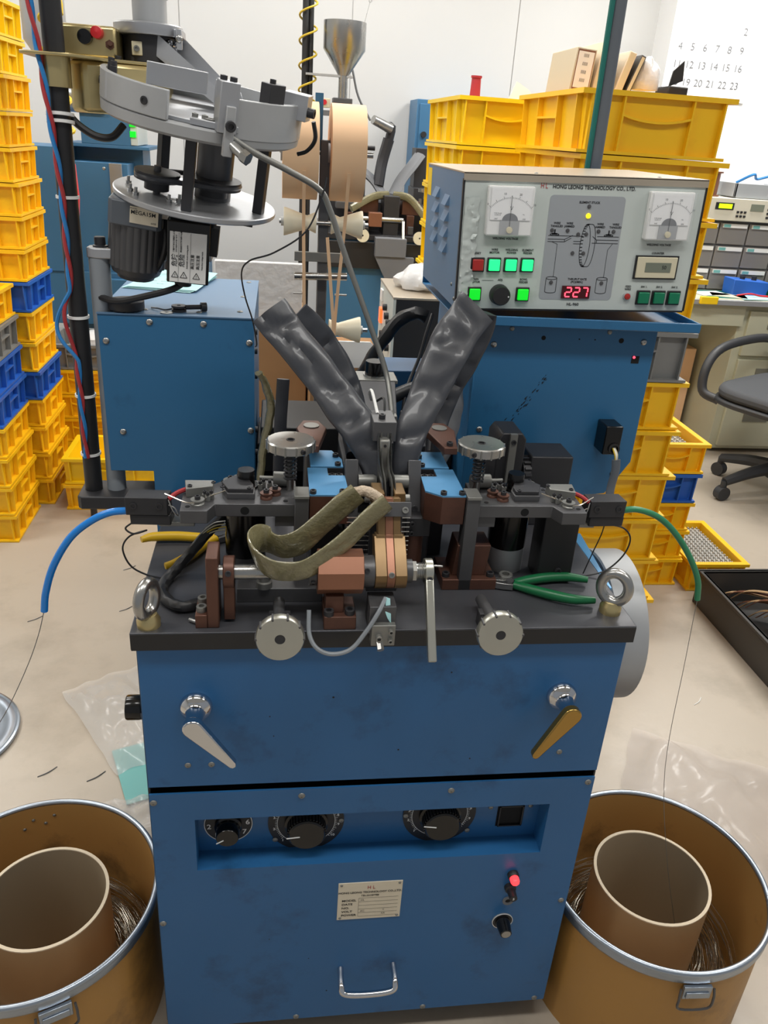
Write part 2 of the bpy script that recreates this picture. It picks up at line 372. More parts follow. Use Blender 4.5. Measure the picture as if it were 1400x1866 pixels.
    tx.text('HONG LEONG TECHNOLOGY CO.,LTD.', .0052, FT(.3075,y,.341), sx=1.0, bold=.00012).text('TEL:22187788', .0046, FT(.3075,y,.334), bold=.0001)
    for k, s_ in enumerate(('MODEL','DATE','NO.','VOLT','POWER')): tx.text(s_, .0056, FT(.266,y,.3245-.0078*k), 'LEFT', 1.15, .00012)
    tx.text('HL', .0048, FT(.297,y,.3245)).text('AC', .0048, FT(.2975,y,.301)).text('V', .0045, FT(.329,y,.302)).text('KA', .0045, FT(.329,y,.294))
    for k in range(6): tx.box((.291,y,.329-.0078*k),(.350,y+.0001,.3287-.0078*k))
    tx.box((.291,y,.29),(.2913,y+.0001,.329)); tx.build('lettering', 'ink', np_)
    MB().text('H', .010, FT(.3055,y,.3505), sx=.8).text('L', .010, FT(.3125,y,.3505), sx=.8).build('emblem', 'inkred', np_)
    # pull handle
    MB().tube([(.27,0,.172),(.27,-.026,.168),(.275,-.034,.160),(.31,-.036,.158),(.348,-.034,.160),(.353,-.026,.170),(.353,0,.174)],.0048,10,6).build('pull_handle', 'chrome', t)
    # lamp, fuse, hole, rotary knob
    lm = MB().lathe([(0,0),(.0085,0),(.0085,.006),(.007,.008),(0,.008)],(.522,0,.36),(0,-1,0),24).build('indicator_lamp', 'black', t)
    MB().lathe([(.0068,.006),(.0068,.014),(.0055,.017),(0,.018)],(.522,0,.36),(0,-1,0),24).build('lens', 'redlit', lm, label='lit red lens')
    fz = MB().lathe([(0,0),(.0088,0),(.0085,.006),(.0066,.008),(.006,.022),(0,.022)],(.521,0,.333),(0,-1,0),24).build('fuse_holder', 'black', t)
    MB().text('5', .0062, FT(.521,-.0225,.333), bold=.0002).build('lettering', 'inkwhite', fz)
    MB().ring(.0045,.0085,0,.002,(.522,0,.303),(0,-1,0),24).build('bushing', 'hazegrey', t)
    MB().cyl((.522,-.0005,.303),(.522,.001,.303),.0045).build('hole', 'gap', t)
    rk = MB().cyl((.519,0,.258),(.519,-.0015,.258),.0165,n=32).build('rotary_switch', 'black', t)
    MB().ring(.0155,.0165,.0,.002,(.519,0,.258),(0,-1,0),32).build('dial_ring', 'inkwhite', rk)
    MB().lathe([(.0115,.0015),(.011,.008),(.009,.022),(.0088,.024),(0,.024)],(.519,0,.258),(0,-1,0),28).build('knob', 'blackgloss', rk)
    MB().cyl((.519,-.0238,.258),(.519,-.0248,.258),.0072).build('knob_cap', 'steel', rk, label='silver knob cap')
    # lever handles
    def lever(cx, cz, ang, m):
        h = MB().lathe([(0,0),(.020,0),(.0205,.004),(.018,.010),(.013,.013),(.0105,.016),(.0098,.034),(.0115,.038),(0,.040)],(cx,0,cz),(0,-1,0),36).build('lever_handle', 'chrome', t)
        M = Matrix.Translation((cx,-.042,cz)) @ Matrix.Rotation(math.radians(ang),4,'Y')
        pr = [(.0125*math.cos(a), .0125*math.sin(a)) for a in [PI*k/10 for k in range(11)]]+[(-.0045,-.074),(-.002,-.078),(.003,-.078),(.0052,-.074)]
        MB().prism(pr,'y',-.005,.006,M).build('lever', m, h, .0016)
        return h
    lever(.069,.693,-38,'chrome'); lever(.542,.695,32,'brasslever')
    # side knob on the left face
    sk = MB().lathe([(0,0),(.016,0),(.0165,.002),(.0165,.018),(.0155,.020),(0,.020)],(-.006,.05,.652),(-1,0,0),28)
    sk.cyl((-.006,.05,.652),(.0,.05,.652),.008); sk.build('side_knob', 'blackgloss', t)
    # paint chips on the doors
    ch = MB()
    for x, z in ((.39,.735),(.16,.672),(.24,.70),(.165,.64),(.33,.61),(.43,.59),(.22,.2),(.25,.12),(.16,.25)):
        ch.cyl((x,-.0003,z),(x,.0005,z),random.uniform(.0008,.0018),n=8)
    ch.build('paint_chip', 'ink', t)
    return t
cabinet()
# grey flywheel on the right side of the cabinet
t = thing('flywheel', 'large light grey hand wheel on the right side of the cabinet', 'wheel', (.66,.22,.56))
MB().lathe([(.096,-.022),(.115,-.026),(.118,-.024),(.118,.024),(.115,.026),(.100,.024),(.096,.02),(.096,-.022)],(.682,.21,.668),(1,0,0),64).build('rim', 'cast', t)
MB().lathe([(.02,-.006),(.0965,-.008),(.0965,.008),(.02,.006),(.02,-.006)],(.682,.21,.668),(1,0,0),64).build('web', 'pvcgrey', t)  # darker grey than the rim carries the shade of the inner face
MB().cyl((.62,.21,.668),(.70,.21,.668),.022,n=24).build('hub', 'oxide', t)
# lifting eye bolts
def eyebolt(x, y, rz, label):
    M = Matrix.Translation((x,y,ZP)) @ Matrix.Rotation(math.radians(rz),4,'Z')
    t = thing('eye_bolt', label, 'eye bolt', group='lifting eye bolts', M=M)
    MB().lathe([(0,0),(.0140,0),(.0140,.008),(.0125,.011),(.010,.016),(0,.017)],n=28).build('collar', 'zincyellow', t, local=True)
    MB().tube([(.0175*math.cos(a),0,.036+.0205*math.sin(a)) for a in [2*PI*k/20 for k in range(20)]],.0068,12,2,True).build('ring', 'steel', t, local=True)
eyebolt(.017,.012,66,'silver lifting eye bolt at the left front corner of the table')
eyebolt(.600,.030,-35,'silver lifting eye bolt at the right front corner beside the green pliers')
# ------------------------------------------------------------------ blue housings behind the table
def housing_left():
    t = thing('transformer_housing', 'blue sheet metal housing with paper and loose parts on top', 'machine housing', (.02,.56,0))
    # front outline with the notch at lower left
    out = [(-.094,1.0875),(-.094,.840),(-.028,.840),(-.028,0),(.132,0),(.132,1.0875)]
    MB().prism(out,'y',.400,.4035).build('front_sheet', 'bluebox', t, .001)
    MB().prism([(-.070,1.0875),(-.070,.840),(-.028,.840),(-.028,0),(.132,0),(.132,1.0875)],'y',.4035,.7255).build('shell', 'bluebox', t, .002)
    MB().prism([(-.0945,.3985),(.1325,.3985),(.1325,.726),(-.0945,.726),(-.0945,.445),(-.072,.445),(-.072,.405),(-.0945,.405)],'z',1.0875,1.0895).build('lid', 'blueside', t)
    for x, z in ((-.084,1.048),(.125,1.052),(-.07,.906),(.126,.912)): screw(t, (x,.400,z), (0,-1,0), .0052, .003, 'pan')
    for x in (-.02,.058): screw(t, (x,.400,1.078), (0,-1,0), .0052, .003, 'pan')
    for x, y in ((.11,.44),(.11,.56),(.115,.70),(.05,.425),(-.03,.43)): screw(t, (x,y,1.0895), (0,0,1), .0046, .002, 'pano')
    for z in (1.06,1.03,.99,.90,.86): screw(t, (.132,.44,z), (1,0,0), .005, .004, 'cap')
    return t
housing_left()
def housing_right():
    t = thing('transformer_housing', 'blue sheet metal housing carrying the control panel on its shelf', 'machine housing', (.6,.56,0))
    out = [(.477,1.096),(.477,0),(.66,0),(.66,.80),(.735,.808),(.771,.868),(.771,1.096)]
    MB().prism(out,'y',.400,.7255).build('shell', 'bluebox', t, .002)
    sh = MB(); sh.box((.440,.375,1.098),(.826,.725,1.101)); sh.box((.440,.371,1.098),(.826,.375,1.113)); sh.box((.822,.375,1.098),(.826,.725,1.113)); sh.box((.440,.721,1.098),(.826,.725,1.113))
    sh.build('shelf', 'bluebox', t, .0015)
    for x, z in ((.504,1.063),(.750,1.075),(.497,.922),(.728,.930),(.742,.846)): screw(t, (x,.400,z), (0,-1,0), .0052, .003, 'pan')
    for x in (.53,.69): screw(t, (x,.400,1.089), (0,-1,0), .004, .002, 'pano')
    hl = MB()
    for x, r in ((.583,.0036),(.668,.0012),(.642,.0012),(.712,.0042)): hl.cyl((x,.3996,1.076),(x,.401,1.076),r,n=14)
    hl.box((.735,.3996,1.040),(.748,.401,1.052)); hl.build('hole', 'gap', t)
    MB().ball((.7385,.399,1.050),.0022).build('indicator_light', 'ledred', t, label='glowing pink indicator light')
    # switch box with its cable
    sb = MB().box((.698,.360,.896),(.727,.400,.945)).build('switch_box', 'blackgloss', t, .002)
    MB().lathe([(.0085,0),(.0095,0),(.0095,.003),(.0065,.003)],(.7165,.3600,.907),(0,-1,0),20).build('grommet', 'black', sb)
    for k, c in enumerate(('wireyellow','white','cream')):
        MB().tube([(.7145+.002*k,.362,.909),(.716+.002*k,.350,.900),(.7185+.001*k,.349,.888)],.0013,6,5).build('wire', c, sb)
    MB().tube([(.7195,.349,.892),(.7215,.348,.872),(.719,.347,.846),(.716,.34,.822)],.0075,8,6,flat=.4,ref=(0,1,0)).build('sheath', 'pvcgrey', sb)
    os_ = MB(); rn = random.Random(2)
    for k in range(46):
        u = rn.random(); x = .597-.062*u+rn.gauss(0,.0022); z = 1.010-.088*u+rn.gauss(0,.004); r = rn.uniform(.0004,.0016)
        os_.prism([(x-r,z-r),(x+r*.4,z-r*.3),(x+r*2.2,z+r*3),(x-r*.2,z+r)],'y',.3996,.4003)
    os_.build('oil_streak', 'ink', t)
    return t
housing_right()
# ------------------------------------------------------------------ control panel
def control_panel():
    M = Matrix.Translation((.437,.400,1.1165)) @ Matrix.Rotation(math.radians(-1.6),4,'Y')
    t = thing('control_console', 'control cabinet with two voltage meters, lit green buttons and red number display', 'control panel', M=M)
    W, H, D = .366, .1915, .30
    def B(mb, name, m, parent=None, bev=0, label=None): return mb.build(name, m, parent or t, bev, True, label)
    def S(p, a, r, h, k='cap'): return screw(t, p, a, r, h, k, local=True)
    B(MB().box((.002,.004,.001),(W-.002,D,H-.001)), 'case', 'blueside', bev=.001)
    sd = B(MB().box((-.0015,.002,0),(.0005,D,H)), 'side_panel', 'blueside')
    B(MB().box((W-.0005,.002,0),(W+.0015,D,H)), 'side_panel', 'blueside')
    B(MB().box((-.002,-.003,H-.001),(W+.002,D+.002,H+.001)).box((-.002,-.003,H-.010),(W+.002,-.0012,H)), 'top_cover', 'paneltop')
    B(MB().box((0,-.001,0),(W,.004,H-.009)), 'face_plate', 'panel', bev=.0008)
    B(MB().box((-.0025,-.002,0),(.0,.004,H-.008)), 'edge_trim', 'black'); B(MB().box((W,-.002,0),(W+.0025,.004,H-.008)), 'edge_trim', 'black')
    B(MB().box((0,-.002,-.002),(W,.02,.0)), 'edge_trim', 'black')
    for x in (.11,.30): S((x,.02,H+.001), (0,0,1), .003, .0015, 'pano')
    S((-.0015,.035,.03), (-1,0,0), .003, .002, 'pano'); S((-.0015,.012,.012), (-1,0,0), .003, .002, 'pano')
    # louvres: pressed hoods on the left side, in two columns
    for c, (yy, n_) in enumerate(((.20,4),(.115,4))):
        for k in range(n_):
            z = .151-.0235*k-(.006 if c else 0)
            lo = MB().add([(0,-.02,.009),(0,.02,.009),(0,.02,-.006),(0,-.02,-.006),(-.0065,-.017,-.006),(-.0065,.017,-.006)],[(0,1,5,4),(0,4,3),(1,2,5),(3,4,5,2),(0,3,2,1)])
            lo.v = [(p[0]-.0015,p[1]+yy,p[2]+z) for p in lo.v]; B(lo, 'louvre', 'blueside')
    B(MB().box((-.0019,.262,.142),(-.0012,.296,.186)), 'sticker', 'yellowb', label='yellow sticker')
    # meters
    def meter(cx, cz):
        m = B(MB().box((cx-.0345,-.012,cz-.034),(cx+.0345,-.001,cz+.034)), 'voltage_meter', 'white', bev=.002)
        B(MB().box((cx-.030,-.0135,cz-.012),(cx+.030,-.0125,cz+.031)), 'scale_card', 'brightwhite', m)
        B(MB().prism([(cx-.0145,cz-.032),(cx+.0145,cz-.032),(cx+.0145,cz-.013),(cx-.0145,cz-.013)],'y',-.0140,-.0125), 'mask', 'cast', m)
        k = MB(); pv = cz-.022
        for i in range(31):
            a = math.radians(-48+96*i/30); r0, r1 = .0395, (.0435 if i % 5 == 0 else .0412); rm = (r0+r1)/2
            Mx = Matrix.Translation((cx+rm*math.sin(a),-.0138,pv+rm*math.cos(a))) @ Matrix.Rotation(a,4,'Y')
            k.box((-.0002,-.0001,-(r1-r0)/2),(.0002,.0001,(r1-r0)/2),Mx)
        for i, s_ in enumerate(('0','10','20','30')):
            a = math.radians((-48,-13,16,48)[i]); k.text(s_, .0042, FT(cx+.0465*math.sin(a),-.0138,pv+.0465*math.cos(a)))
        k.text('V', .0075, FT(cx+.001,-.0138,cz+.004)).text('TYPE DH-80\nCLASS 2.5', .0022, FT(cx-.019,-.0138,cz-.004)).text('No.', .0022, FT(cx+.020,-.0138,cz-.004))
        k.text('HV', .0034, FT(cx-.021,-.0138,cz-.0105)).text('HV', .0034, FT(cx+.021,-.0138,cz-.0105))
        arc = [(cx+.012*math.cos(a), pv+.009+.0105*math.sin(a)) for a in [PI*i/12 for i in range(13)]]
        B(MB().prism(arc,'y',-.0141,-.0137), 'arch', 'hazegrey', m)
        B(k, 'scale_marks', 'ink', m)
        B(MB().box((cx-.0003,-.0148,pv),(cx+.0003,-.0143,pv+.043)), 'needle', 'ink', m)
        B(MB().lathe([(0,0),(.0046,0),(.0044,.003),(0,.0034)],(cx,-.0138,cz-.0255),(0,-1,0),20), 'zero_screw', 'cream', m)
        B(MB().box((cx-.0335,-.0172,cz-.0335),(cx+.0335,-.0168,cz+.0335)).box((cx-.0345,-.0172,cz-.034),(cx+.0345,-.012,cz-.0325)).box((cx-.0345,-.0172,cz+.0325),(cx+.0345,-.012,cz+.034)).box((cx-.0345,-.0172,cz-.0325),(cx-.0332,-.012,cz+.0325)).box((cx+.0332,-.0172,cz-.0325),(cx+.0345,-.012,cz+.0325)), 'cover', 'glass', m)
    meter(.0678,.142); meter(.312,.141)
    # push buttons
    def button(cx, cz, m, w=.0105, lab=None):
        b = B(MB().box((cx-w,-.004,cz-w),(cx+w,-.001,cz+w)), 'push_button', 'black', bev=.001)
        B(MB().box((cx-w*.78,-.0085,cz-w*.78),(cx+w*.78,-.004,cz+w*.78)), 'button_cap', m, b, .0012, lab)
    button(.0278,.0652,'redoff',lab='red cap'); button(.0529,.0655,'greenlit',lab='lit green cap'); button(.0785,.0659,'greenlit',lab='lit green cap'); button(.104,.0661,'greenlit',lab='lit green cap')
    button(.0266,.0223,'greenlit2',lab='lit green cap'); button(.1017,.0228,'greenlit2',lab='lit green cap')
    for x in (.2957,.3207,.3457): button(x,.0205,'greenoff',.011,'dark green cap')
    kb = B(MB().lathe([(0,0),(.0155,0),(.0150,.004),(.0142,.014),(.013,.0155),(0,.016)],(.0656,-.001,.0218),(0,-1,0),36), 'knob', 'black')
    B(MB().cyl((.0765,-.0162,.021),(.0765,-.0170,.021),.0012), 'pointer_dot', 'inkwhite', kb)
    # schematic plate
    r = .006; x0, x1, z0, z1 = .1285, .2442, .0155, .1655; pl = []
    for cx, cz, a0 in ((x1-r,z1-r,0),(x0+r,z1-r,90),(x0+r,z0+r,180),(x1-r,z0+r,270)):
        pl += [(cx+r*math.cos(math.radians(a0+18*i)), cz+r*math.sin(math.radians(a0+18*i))) for i in range(6)]
    sp = B(MB().prism(pl,'y',-.0014,-.0009), 'schematic_plate', 'panelgrey')
    d = MB(); y = -.0017; y2 = -.0014
    def ln(p, q, w_=.0004):
        a = V((p[0],0,p[1])); b = V((q[0],0,q[1])); n_ = (b-a).cross(V((0,1,0))).normalized()*w_
        d.add([(a.x-n_.x,y,a.z-n_.z),(a.x+n_.x,y,a.z+n_.z),(b.x+n_.x,y,b.z+n_.z),(b.x-n_.x,y,b.z-n_.z)],[(0,1,2,3)])
    def poly(ps, closed=False, w_=.0004):
        for i in range(len(ps)-(0 if closed else 1)): ln(ps[i], ps[(i+1) % len(ps)], w_)
    for cx in (.1905,.1985): poly([(cx+.0075*math.cos(2*PI*i/28), .0957+.0305*math.sin(2*PI*i/28)) for i in range(28)] if cx < .195 else [(cx+.0075*math.cos(a), .0957+.0305*math.sin(a)) for a in [-PI/2+PI*i/14 for i in range(15)]], cx < .195)
    ln((.1905,.1262),(.1985,.1262)); ln((.1905,.0652),(.1985,.0652))
    for i in range(20):
        a = PI/2+PI*i/19; ln((.1905+.0075*math.cos(a), .0957+.0305*math.sin(a)), (.1945+.0075*math.cos(a), .0957+.0305*math.sin(a)), .0006)
    poly([(.132,.104),(.158,.104),(.170,.110)]); poly([(.132,.1005),(.158,.1005),(.168,.106)]); ln((.132,.109),(.186,.109)); ln((.158,.104),(.158,.1005)); ln((.172,.1015),(.184,.1015)); ln((.172,.098),(.184,.098))
    poly([(.201,.109),(.208,.104),(.242,.104)]); poly([(.201,.0995),(.242,.0995)]); ln((.208,.109),(.242,.109)); ln((.208,.104),(.208,.0995))
    for cx in (.1415,.2255):
        poly([(cx+.007*math.cos(2*PI*i/16), .1105+.0014*math.sin(2*PI*i/16)) for i in range(16)], True, .0005); ln((cx,.111),(cx,.118),.001); ln((cx-.004,.1115),(cx+.004,.1115),.0012)
    for cx in (.1452,.2255):
        poly([(cx+.0085*math.cos(2*PI*i/20), .0475+.0022*math.sin(2*PI*i/20)) for i in range(20)], True); ln((cx-.0085,.0475),(cx-.0085,.0275)); ln((cx+.0085,.0475),(cx+.0085,.0275))
        poly([(cx+.0085*math.cos(a), .0275+.0022*math.sin(a)) for a in [PI+PI*i/10 for i in range(11)]])
    poly([(.139,.100),(.1475,.097),(.1475,.049)],w_=.0003); poly([(.234,.0995),(.2275,.09),(.2275,.049)],w_=.0003)
    B(d, 'diagram_lines', 'ink', sp)
    for x, z in ((.1893,.1508),(.137,.1165),(.161,.1165),(.209,.1165),(.2325,.1165),(.178,.1115),(.1905,.112),(.173,.0845),(.190,.0845),(.1452,.041),(.2255,.041)):
        B(MB().lathe([(0,0),(.0030,0),(.0026,.0012),(0,.0016)],(x,-.0016,z),(0,-1,0),14), 'indicator_led', 'oxide', sp)
    B(MB().lathe([(0,0),(.0038,0),(.0034,.002),(0,.0032)],(.1897,-.0016,.1378),(0,-1,0),16), 'indicator_led', 'yellowlit', sp, label='lit yellow lamp')
    # red display 227
    dp = B(MB().box((.1635,-.0035,.0178),(.2085,-.001,.0365)), 'number_display', 'leddark')
    g = MB(); SEG = {'2': 'abged', '7': 'abc'}
    for i, ch in enumerate('227'):
        cx, cz = .1735+.0132*i, .0272; w_, h_ = .0042, .0068; sh_ = .0008
        for sg in SEG[ch]:
            x_, z_, hor = {'a': (0,h_,1), 'b': (w_,h_/2,0), 'c': (w_,-h_/2,0), 'd': (0,-h_,1), 'e': (-w_,-h_/2,0), 'g': (0,0,1)}[sg]
            zz = z_; sx_ = sh_*zz/h_
            if hor: g.cbox((cx+x_+sx_,-.0040,cz+z_),(w_*1.7,.0008,.0019))
            else: g.cbox((cx+x_+sx_,-.0040,cz+z_),(.0019,.0008,h_*.8))
    B(g, 'digits', 'ledred', dp)
    # counter
    c = B(MB().box((.2765,-.006,.0505),(.3405,-.001,.0815)), 'counter', 'cream', bev=.001)
    B(MB().box((.274,-.004,.0485),(.343,-.001,.0835)), 'bezel', 'black', c); B(MB().box((.290,-.0066,.0595),(.331,-.0058,.0735)), 'lcd_window', 'lcd', c)
    B(MB().text('50', .0075, FT(.320,-.0069,.0665)), 'digits', 'ink', c)
    fl = B(MB().lathe([(0,0),(.0062,0),(.006,.0025),(.0048,.003)],(.2697,-.001,.0220),(0,-1,0),20), 'indicator_lamp', 'cast')
    B(MB().lathe([(.0046,.0025),(.0043,.005),(0,.006)],(.2697,-.001,.0220),(0,-1,0),20), 'lens', 'redoff', fl, label='dull red lens')
    # printed words
    def tx(s_, x, z, sz, sx=1.0, al='CENTER'): B(MB().text(s_, sz, FT(x,y,z), al, sx, .00012), 'lettering', 'ink')
    B(MB().text('HONG LEONG TECHNOLOGY CO., LTD.', .0072, FT(.1935,y,.1765), 'CENTER', 1, .00016, .126), 'lettering', 'ink')
    for s_, x, z in (('WELDING VOLTAGE',.067,.1030),('WELDING VOLTAGE',.3075,.0990),('RESET',.0265,.0815),('WIRE\nMOTOR',.0525,.0850),('WELDING\nPOWER',.0785,.0850),('ELEMENT\nFEEDER',.1035,.0850),
        ('MAIN\nMOTOR',.0265,.0420),('ADJ.',.0656,.0435),('BOWL\nFEEDER',.1017,.0425),('COUNTER',.3085,.0868),('FEED\nWIRE',.2697,.0345),('SW 1.',.2957,.0365),('SW 2.',.3207,.0365),('SW 3.',.3457,.0365),
        ('ELEMENT STUCK',.1893,.1562),('WIRE\nTANGLED',.1435,.1245),('WIRE\nJAMMED',.163,.1245),('WIRE\nJAMMED',.2105,.1245),('WIRE\nTANGLED',.2345,.1245),('THRUPUT RATE\n(PCS/MIN.)',.186,.0442)):
        tx(s_, x, z, .0042, 1.0)
    tx('HL-960', .184, .0085, .0058, 1.1); B(MB().box((.037,y,.0425),(.055,y2,.0428)), 'printed_line', 'ink')
    B(MB().text('H', .0105, FT(.1148,y,.1770), sx=.75).text('L', .0105, FT(.1212,y,.1770), sx=.75), 'emblem', 'inkred')
    # crumpled tape residue along the left edge
    vs = []; fs = []; nx, nz = 7, 44
    for j in range(nz):
        for i in range(nx):
            x = .002+.0035*i*(1+.35*noise.noise((j*.35,1,0))); z = .004+.155*j/(nz-1)
            vs.append((x, -.0016-abs(noise.noise((i*.9,j*.55,3)))*.006, z))
    for j in range(nz-1):
        for i in range(nx-1): fs.append((j*nx+i,j*nx+i+1,(j+1)*nx+i+1,(j+1)*nx+i))
    o = B(MB().add(vs,fs), 'tape_residue', 'panel')
    return t
control_panel()
# ------------------------------------------------------------------ fibre drums in front
def drum(cx, cy, h, R, lab, tx_, ty_, tr, tlab, rz, th, wlab):
    t = thing('fibre_drum', lab, 'drum', (cx,cy,0), 'fibre drums')
    MB().lathe([(0,0),(R-.004,0),(R-.004,h-.012),(R-.007,h-.012),(R-.007,.02),(0,.02)],(cx,cy,0),n=72).build('drum_wall', 'drum', t)
    MB().lathe([(R-.0071,h-.004),(R-.0071,.021),(0,.0205)],(cx,cy,0),n=72).build('lining', 'drumin', t)
    MB().tube([(cx+(R-.003)*math.cos(2*PI*k/48),cy+(R-.003)*math.sin(2*PI*k/48),h-.004) for k in range(48)],.0048,10,2,True).build('steel_rim', 'galv', t)
    MB().lathe([(R-.004,h-.004),(R+.001,h-.006),(R+.001,h-.018),(R-.002,h-.024),(R-.0035,h-.026)],(cx,cy,0),n=72).build('rim_band', 'galv', t)
    a = math.radians(rz); M = Matrix.Translation((cx+(R-.002)*math.cos(a),cy+(R-.002)*math.sin(a),h-.036)) @ Matrix.Rotation(a,4,'Z')
    c = MB(M).box((0,-.022,-.014),(.006,.022,.012)).box((.006,-.018,-.010),(.0085,.018,.002)).build('clamp_plate', 'galv', t, .001)
    MB(M).tube([(.004,-.026,.006),(.008,-.027,-.012),(.008,-.022,-.034),(.008,.022,-.034),(.008,.027,-.012),(.004,.026,.006)],.002,6,4).build('clamp_bail', 'oxide', c)
    for k in range(4):
        b_ = math.radians((95,100,106,111)[k]) if cx < 0 else math.radians((118,127,120,129)[k]); r_ = R-.0075; z = h-.03-(.016 if k % 2 else 0)-.004*(k//2)
        screw(t, (cx+r_*math.cos(b_),cy+r_*math.sin(b_),z), (-math.cos(b_),-math.sin(b_),0), .003, .002, 'pano', 'rivet')
    q = thing('cardboard_tube', tlab, 'tube', (tx_,ty_,.02), 'cardboard core tubes')
    MB().lathe([(tr,.0),(tr,th),(tr-.0045,th),(tr-.0045,0),(tr,0)],(tx_,ty_,.0205),n=64).build('tube_wall', 'card', q)
    MB().lathe([(tr+.0002,th-.0015),(tr+.0002,th+.0008),(tr-.0047,th+.0008),(tr-.0047,th-.0015)],(tx_,ty_,.0205),n=64).build('cut_edge', 'cardedge', q)
    MB().lathe([(tr-.0049,th-.002),(tr-.0049,.002)],(tx_,ty_,.0205),n=64).build('inner_lining', 'cardin', q)
    wc = MB(); rn = random.Random(int(abs(cx)*1000))
    for k in range(70):
        rr = tr+.004+(R-.016-tr-.004)*rn.random(); zz = .03+.075*rn.random(); ph = rn.random()*6; ec = .004
        if rr > R-.014: rr = R-.014
        wc.tube([(cx+(tx_-cx)*(1-(rr-tr)/(R-tr))+rr*math.cos(2*PI*j/28), cy+(ty_-cy)*(1-(rr-tr)/(R-tr))+rr*math.sin(2*PI*j/28), zz+ec*math.sin(ph+4*PI*j/28)) for j in range(28)],.0007,4,1,True)
    single('wire_coil', wc, 'wirebright', wlab, 'wire', kind='stuff')
drum(-.2055,.111,.25,.189,'brown fibre drum with steel rim at lower left',-.187,.104,.0945,'cardboard core tube standing in the left drum',-68,.222,'bright coiled wire in the bottom of the left drum')
drum(.8095,.080,.25,.1855,'brown fibre drum with steel rim and clamp at lower right',.803,.077,.0965,'cardboard core tube standing in the right drum',-93,.222,'bright coiled wire in the bottom of the right drum')
# ------------------------------------------------------------------ clamp shaft across the front of the table
def clamp_shaft():
    t = thing('clamp_shaft', 'horizontal steel shaft with copper octagon block and brass clamp arms across the table front', 'machine part', (.21,.02,ZP))
    Y, Z = .025, .870
    def X(x0, x1, r, n=28, mb=None): return (mb or MB()).cyl((x0,Y,Z),(x1,Y,Z),r,n=n)
    b = MB().box((.086,.003,ZP),(.100,.046,.900)).build('pedestal', 'brown', t, .0015)
    MB().box((.072,.003,ZP),(.086,.046,ZP+.018)).build('foot', 'brown', b, .001)
    for y in (.014,.034): screw(b, (.079,y,ZP+.018), r=.0062, h=.007, kind='capl')
    X(.098,.347,.0092).build('shaft', 'steel', t)
    l = X(.105,.118,.0195); l.prism([(Y-.013,Z),(Y+.013,Z),(Y+.006,ZP+.004),(Y-.010,ZP+.004)],'x',.105,.118); l.build('stop_lever', 'brown', t, .001)
    screw(t, (.1115,Y-.0188,Z+.008), (0,-1,.4), .0036, .002, 'cap')
    X(.206,.215,.0175).build('collar', 'oxide', t); screw(t, (.2105,Y-.0172,Z-.006), (0,-1,-.3), .003, .002, 'cap')
    oc = [(Y+.0275*math.cos(PI/8+PI/4*k), Z+.0275*math.sin(PI/8+PI/4*k)) for k in range(8)]
    MB().prism(oc,'x',.2155,.2705).build('octagon_block', 'copper', t, .0008)
    X(.271,.284,.0195).build('collar', 'oxide', t); screw(t, (.2745,Y-.0165,Z+.010), (0,-1,.5), .003, .002, 'cap')
    # three clamp arms rising to the jaw
    for nm, x0, x1, xn0, xn1, m in (('clamp_arm',.2845,.2985,.2895,.2985,'brass'),('clamp_arm',.2987,.3083,.2987,.3083,'copper'),('clamp_arm',.3085,.3230,.3085,.3175,'brass')):
        lo = [(Y+.021*math.cos(a), Z+.021*math.sin(a)) for a in [PI*.93+PI*1.14*k/14 for k in range(15)]]
        lo += [(.052,.892),(.060,.903),(.044,.908),(.024,.893)]
        a = MB().prism(lo,'x',x0,x1); a.prism([(.044,.908),(.060,.903),(.082,.944),(.066,.949)],'x',xn0,xn1)
        a.prism([(.036,.897),(.060,.900),(.060,.906),(.044,.910)],'x',(x0+xn0)/2,(x1+xn1)/2)
        a.build(nm, m, t, .0006)
    screw(t, (.3035,Y-.0205,Z+.006), (0,-1,.3), .0036, .002, 'capl')
    MB().prism([(.0505,.931),(.058,.929),(.066,.944),(.0585,.947)],'x',.292,.330).build('jaw_plate', 'oxide', t, .0006)
    for x in (.300,.322): screw(t, (x,.053,.9385), (0,-.87,.5), .004, .003, 'capl')
    X(.3232,.331,.0145).build('collar', 'oxide', t)
    X(.331,.3358,.0135,6).build('nut', 'steel', t)
    MB().tube([(.3362+.0092*k/64,Y+.0095*math.cos(2*PI*k/14),Z+.0095*math.sin(2*PI*k/14)) for k in range(65)],.0011,6,1).build('spring', 'steel', t)
    lv = X(.3462,.3565,.0155,28).build('release_lever', 'disc', t, .001)
    MB().prism([(Y-.004,.862),(Y-.0165,.868),(-.052,.790),(-.046,.7845),(-.040,.787)],'x',.3462,.3565).build('arm', 'disc', lv, .0016)
    screw(lv, (.3515,Y-.0155,.866), (0,-1,.2), .0038, .002, 'cap'); MB().cyl((.3565,.016,.882),(.3665,.013,.883),.0012).build('pin', 'steel', lv)
    s = MB().box((.224,-.004,ZP),(.263,.044,ZP+.018)).box((.226,.006,ZP+.018),(.248,.040,.846)).build('support_block', 'brown', t, .001)
    for p in ((.230,.002),(.2555,.004)): screw(s, (*p,ZP+.018), r=.0062, h=.007)
clamp_shaft()
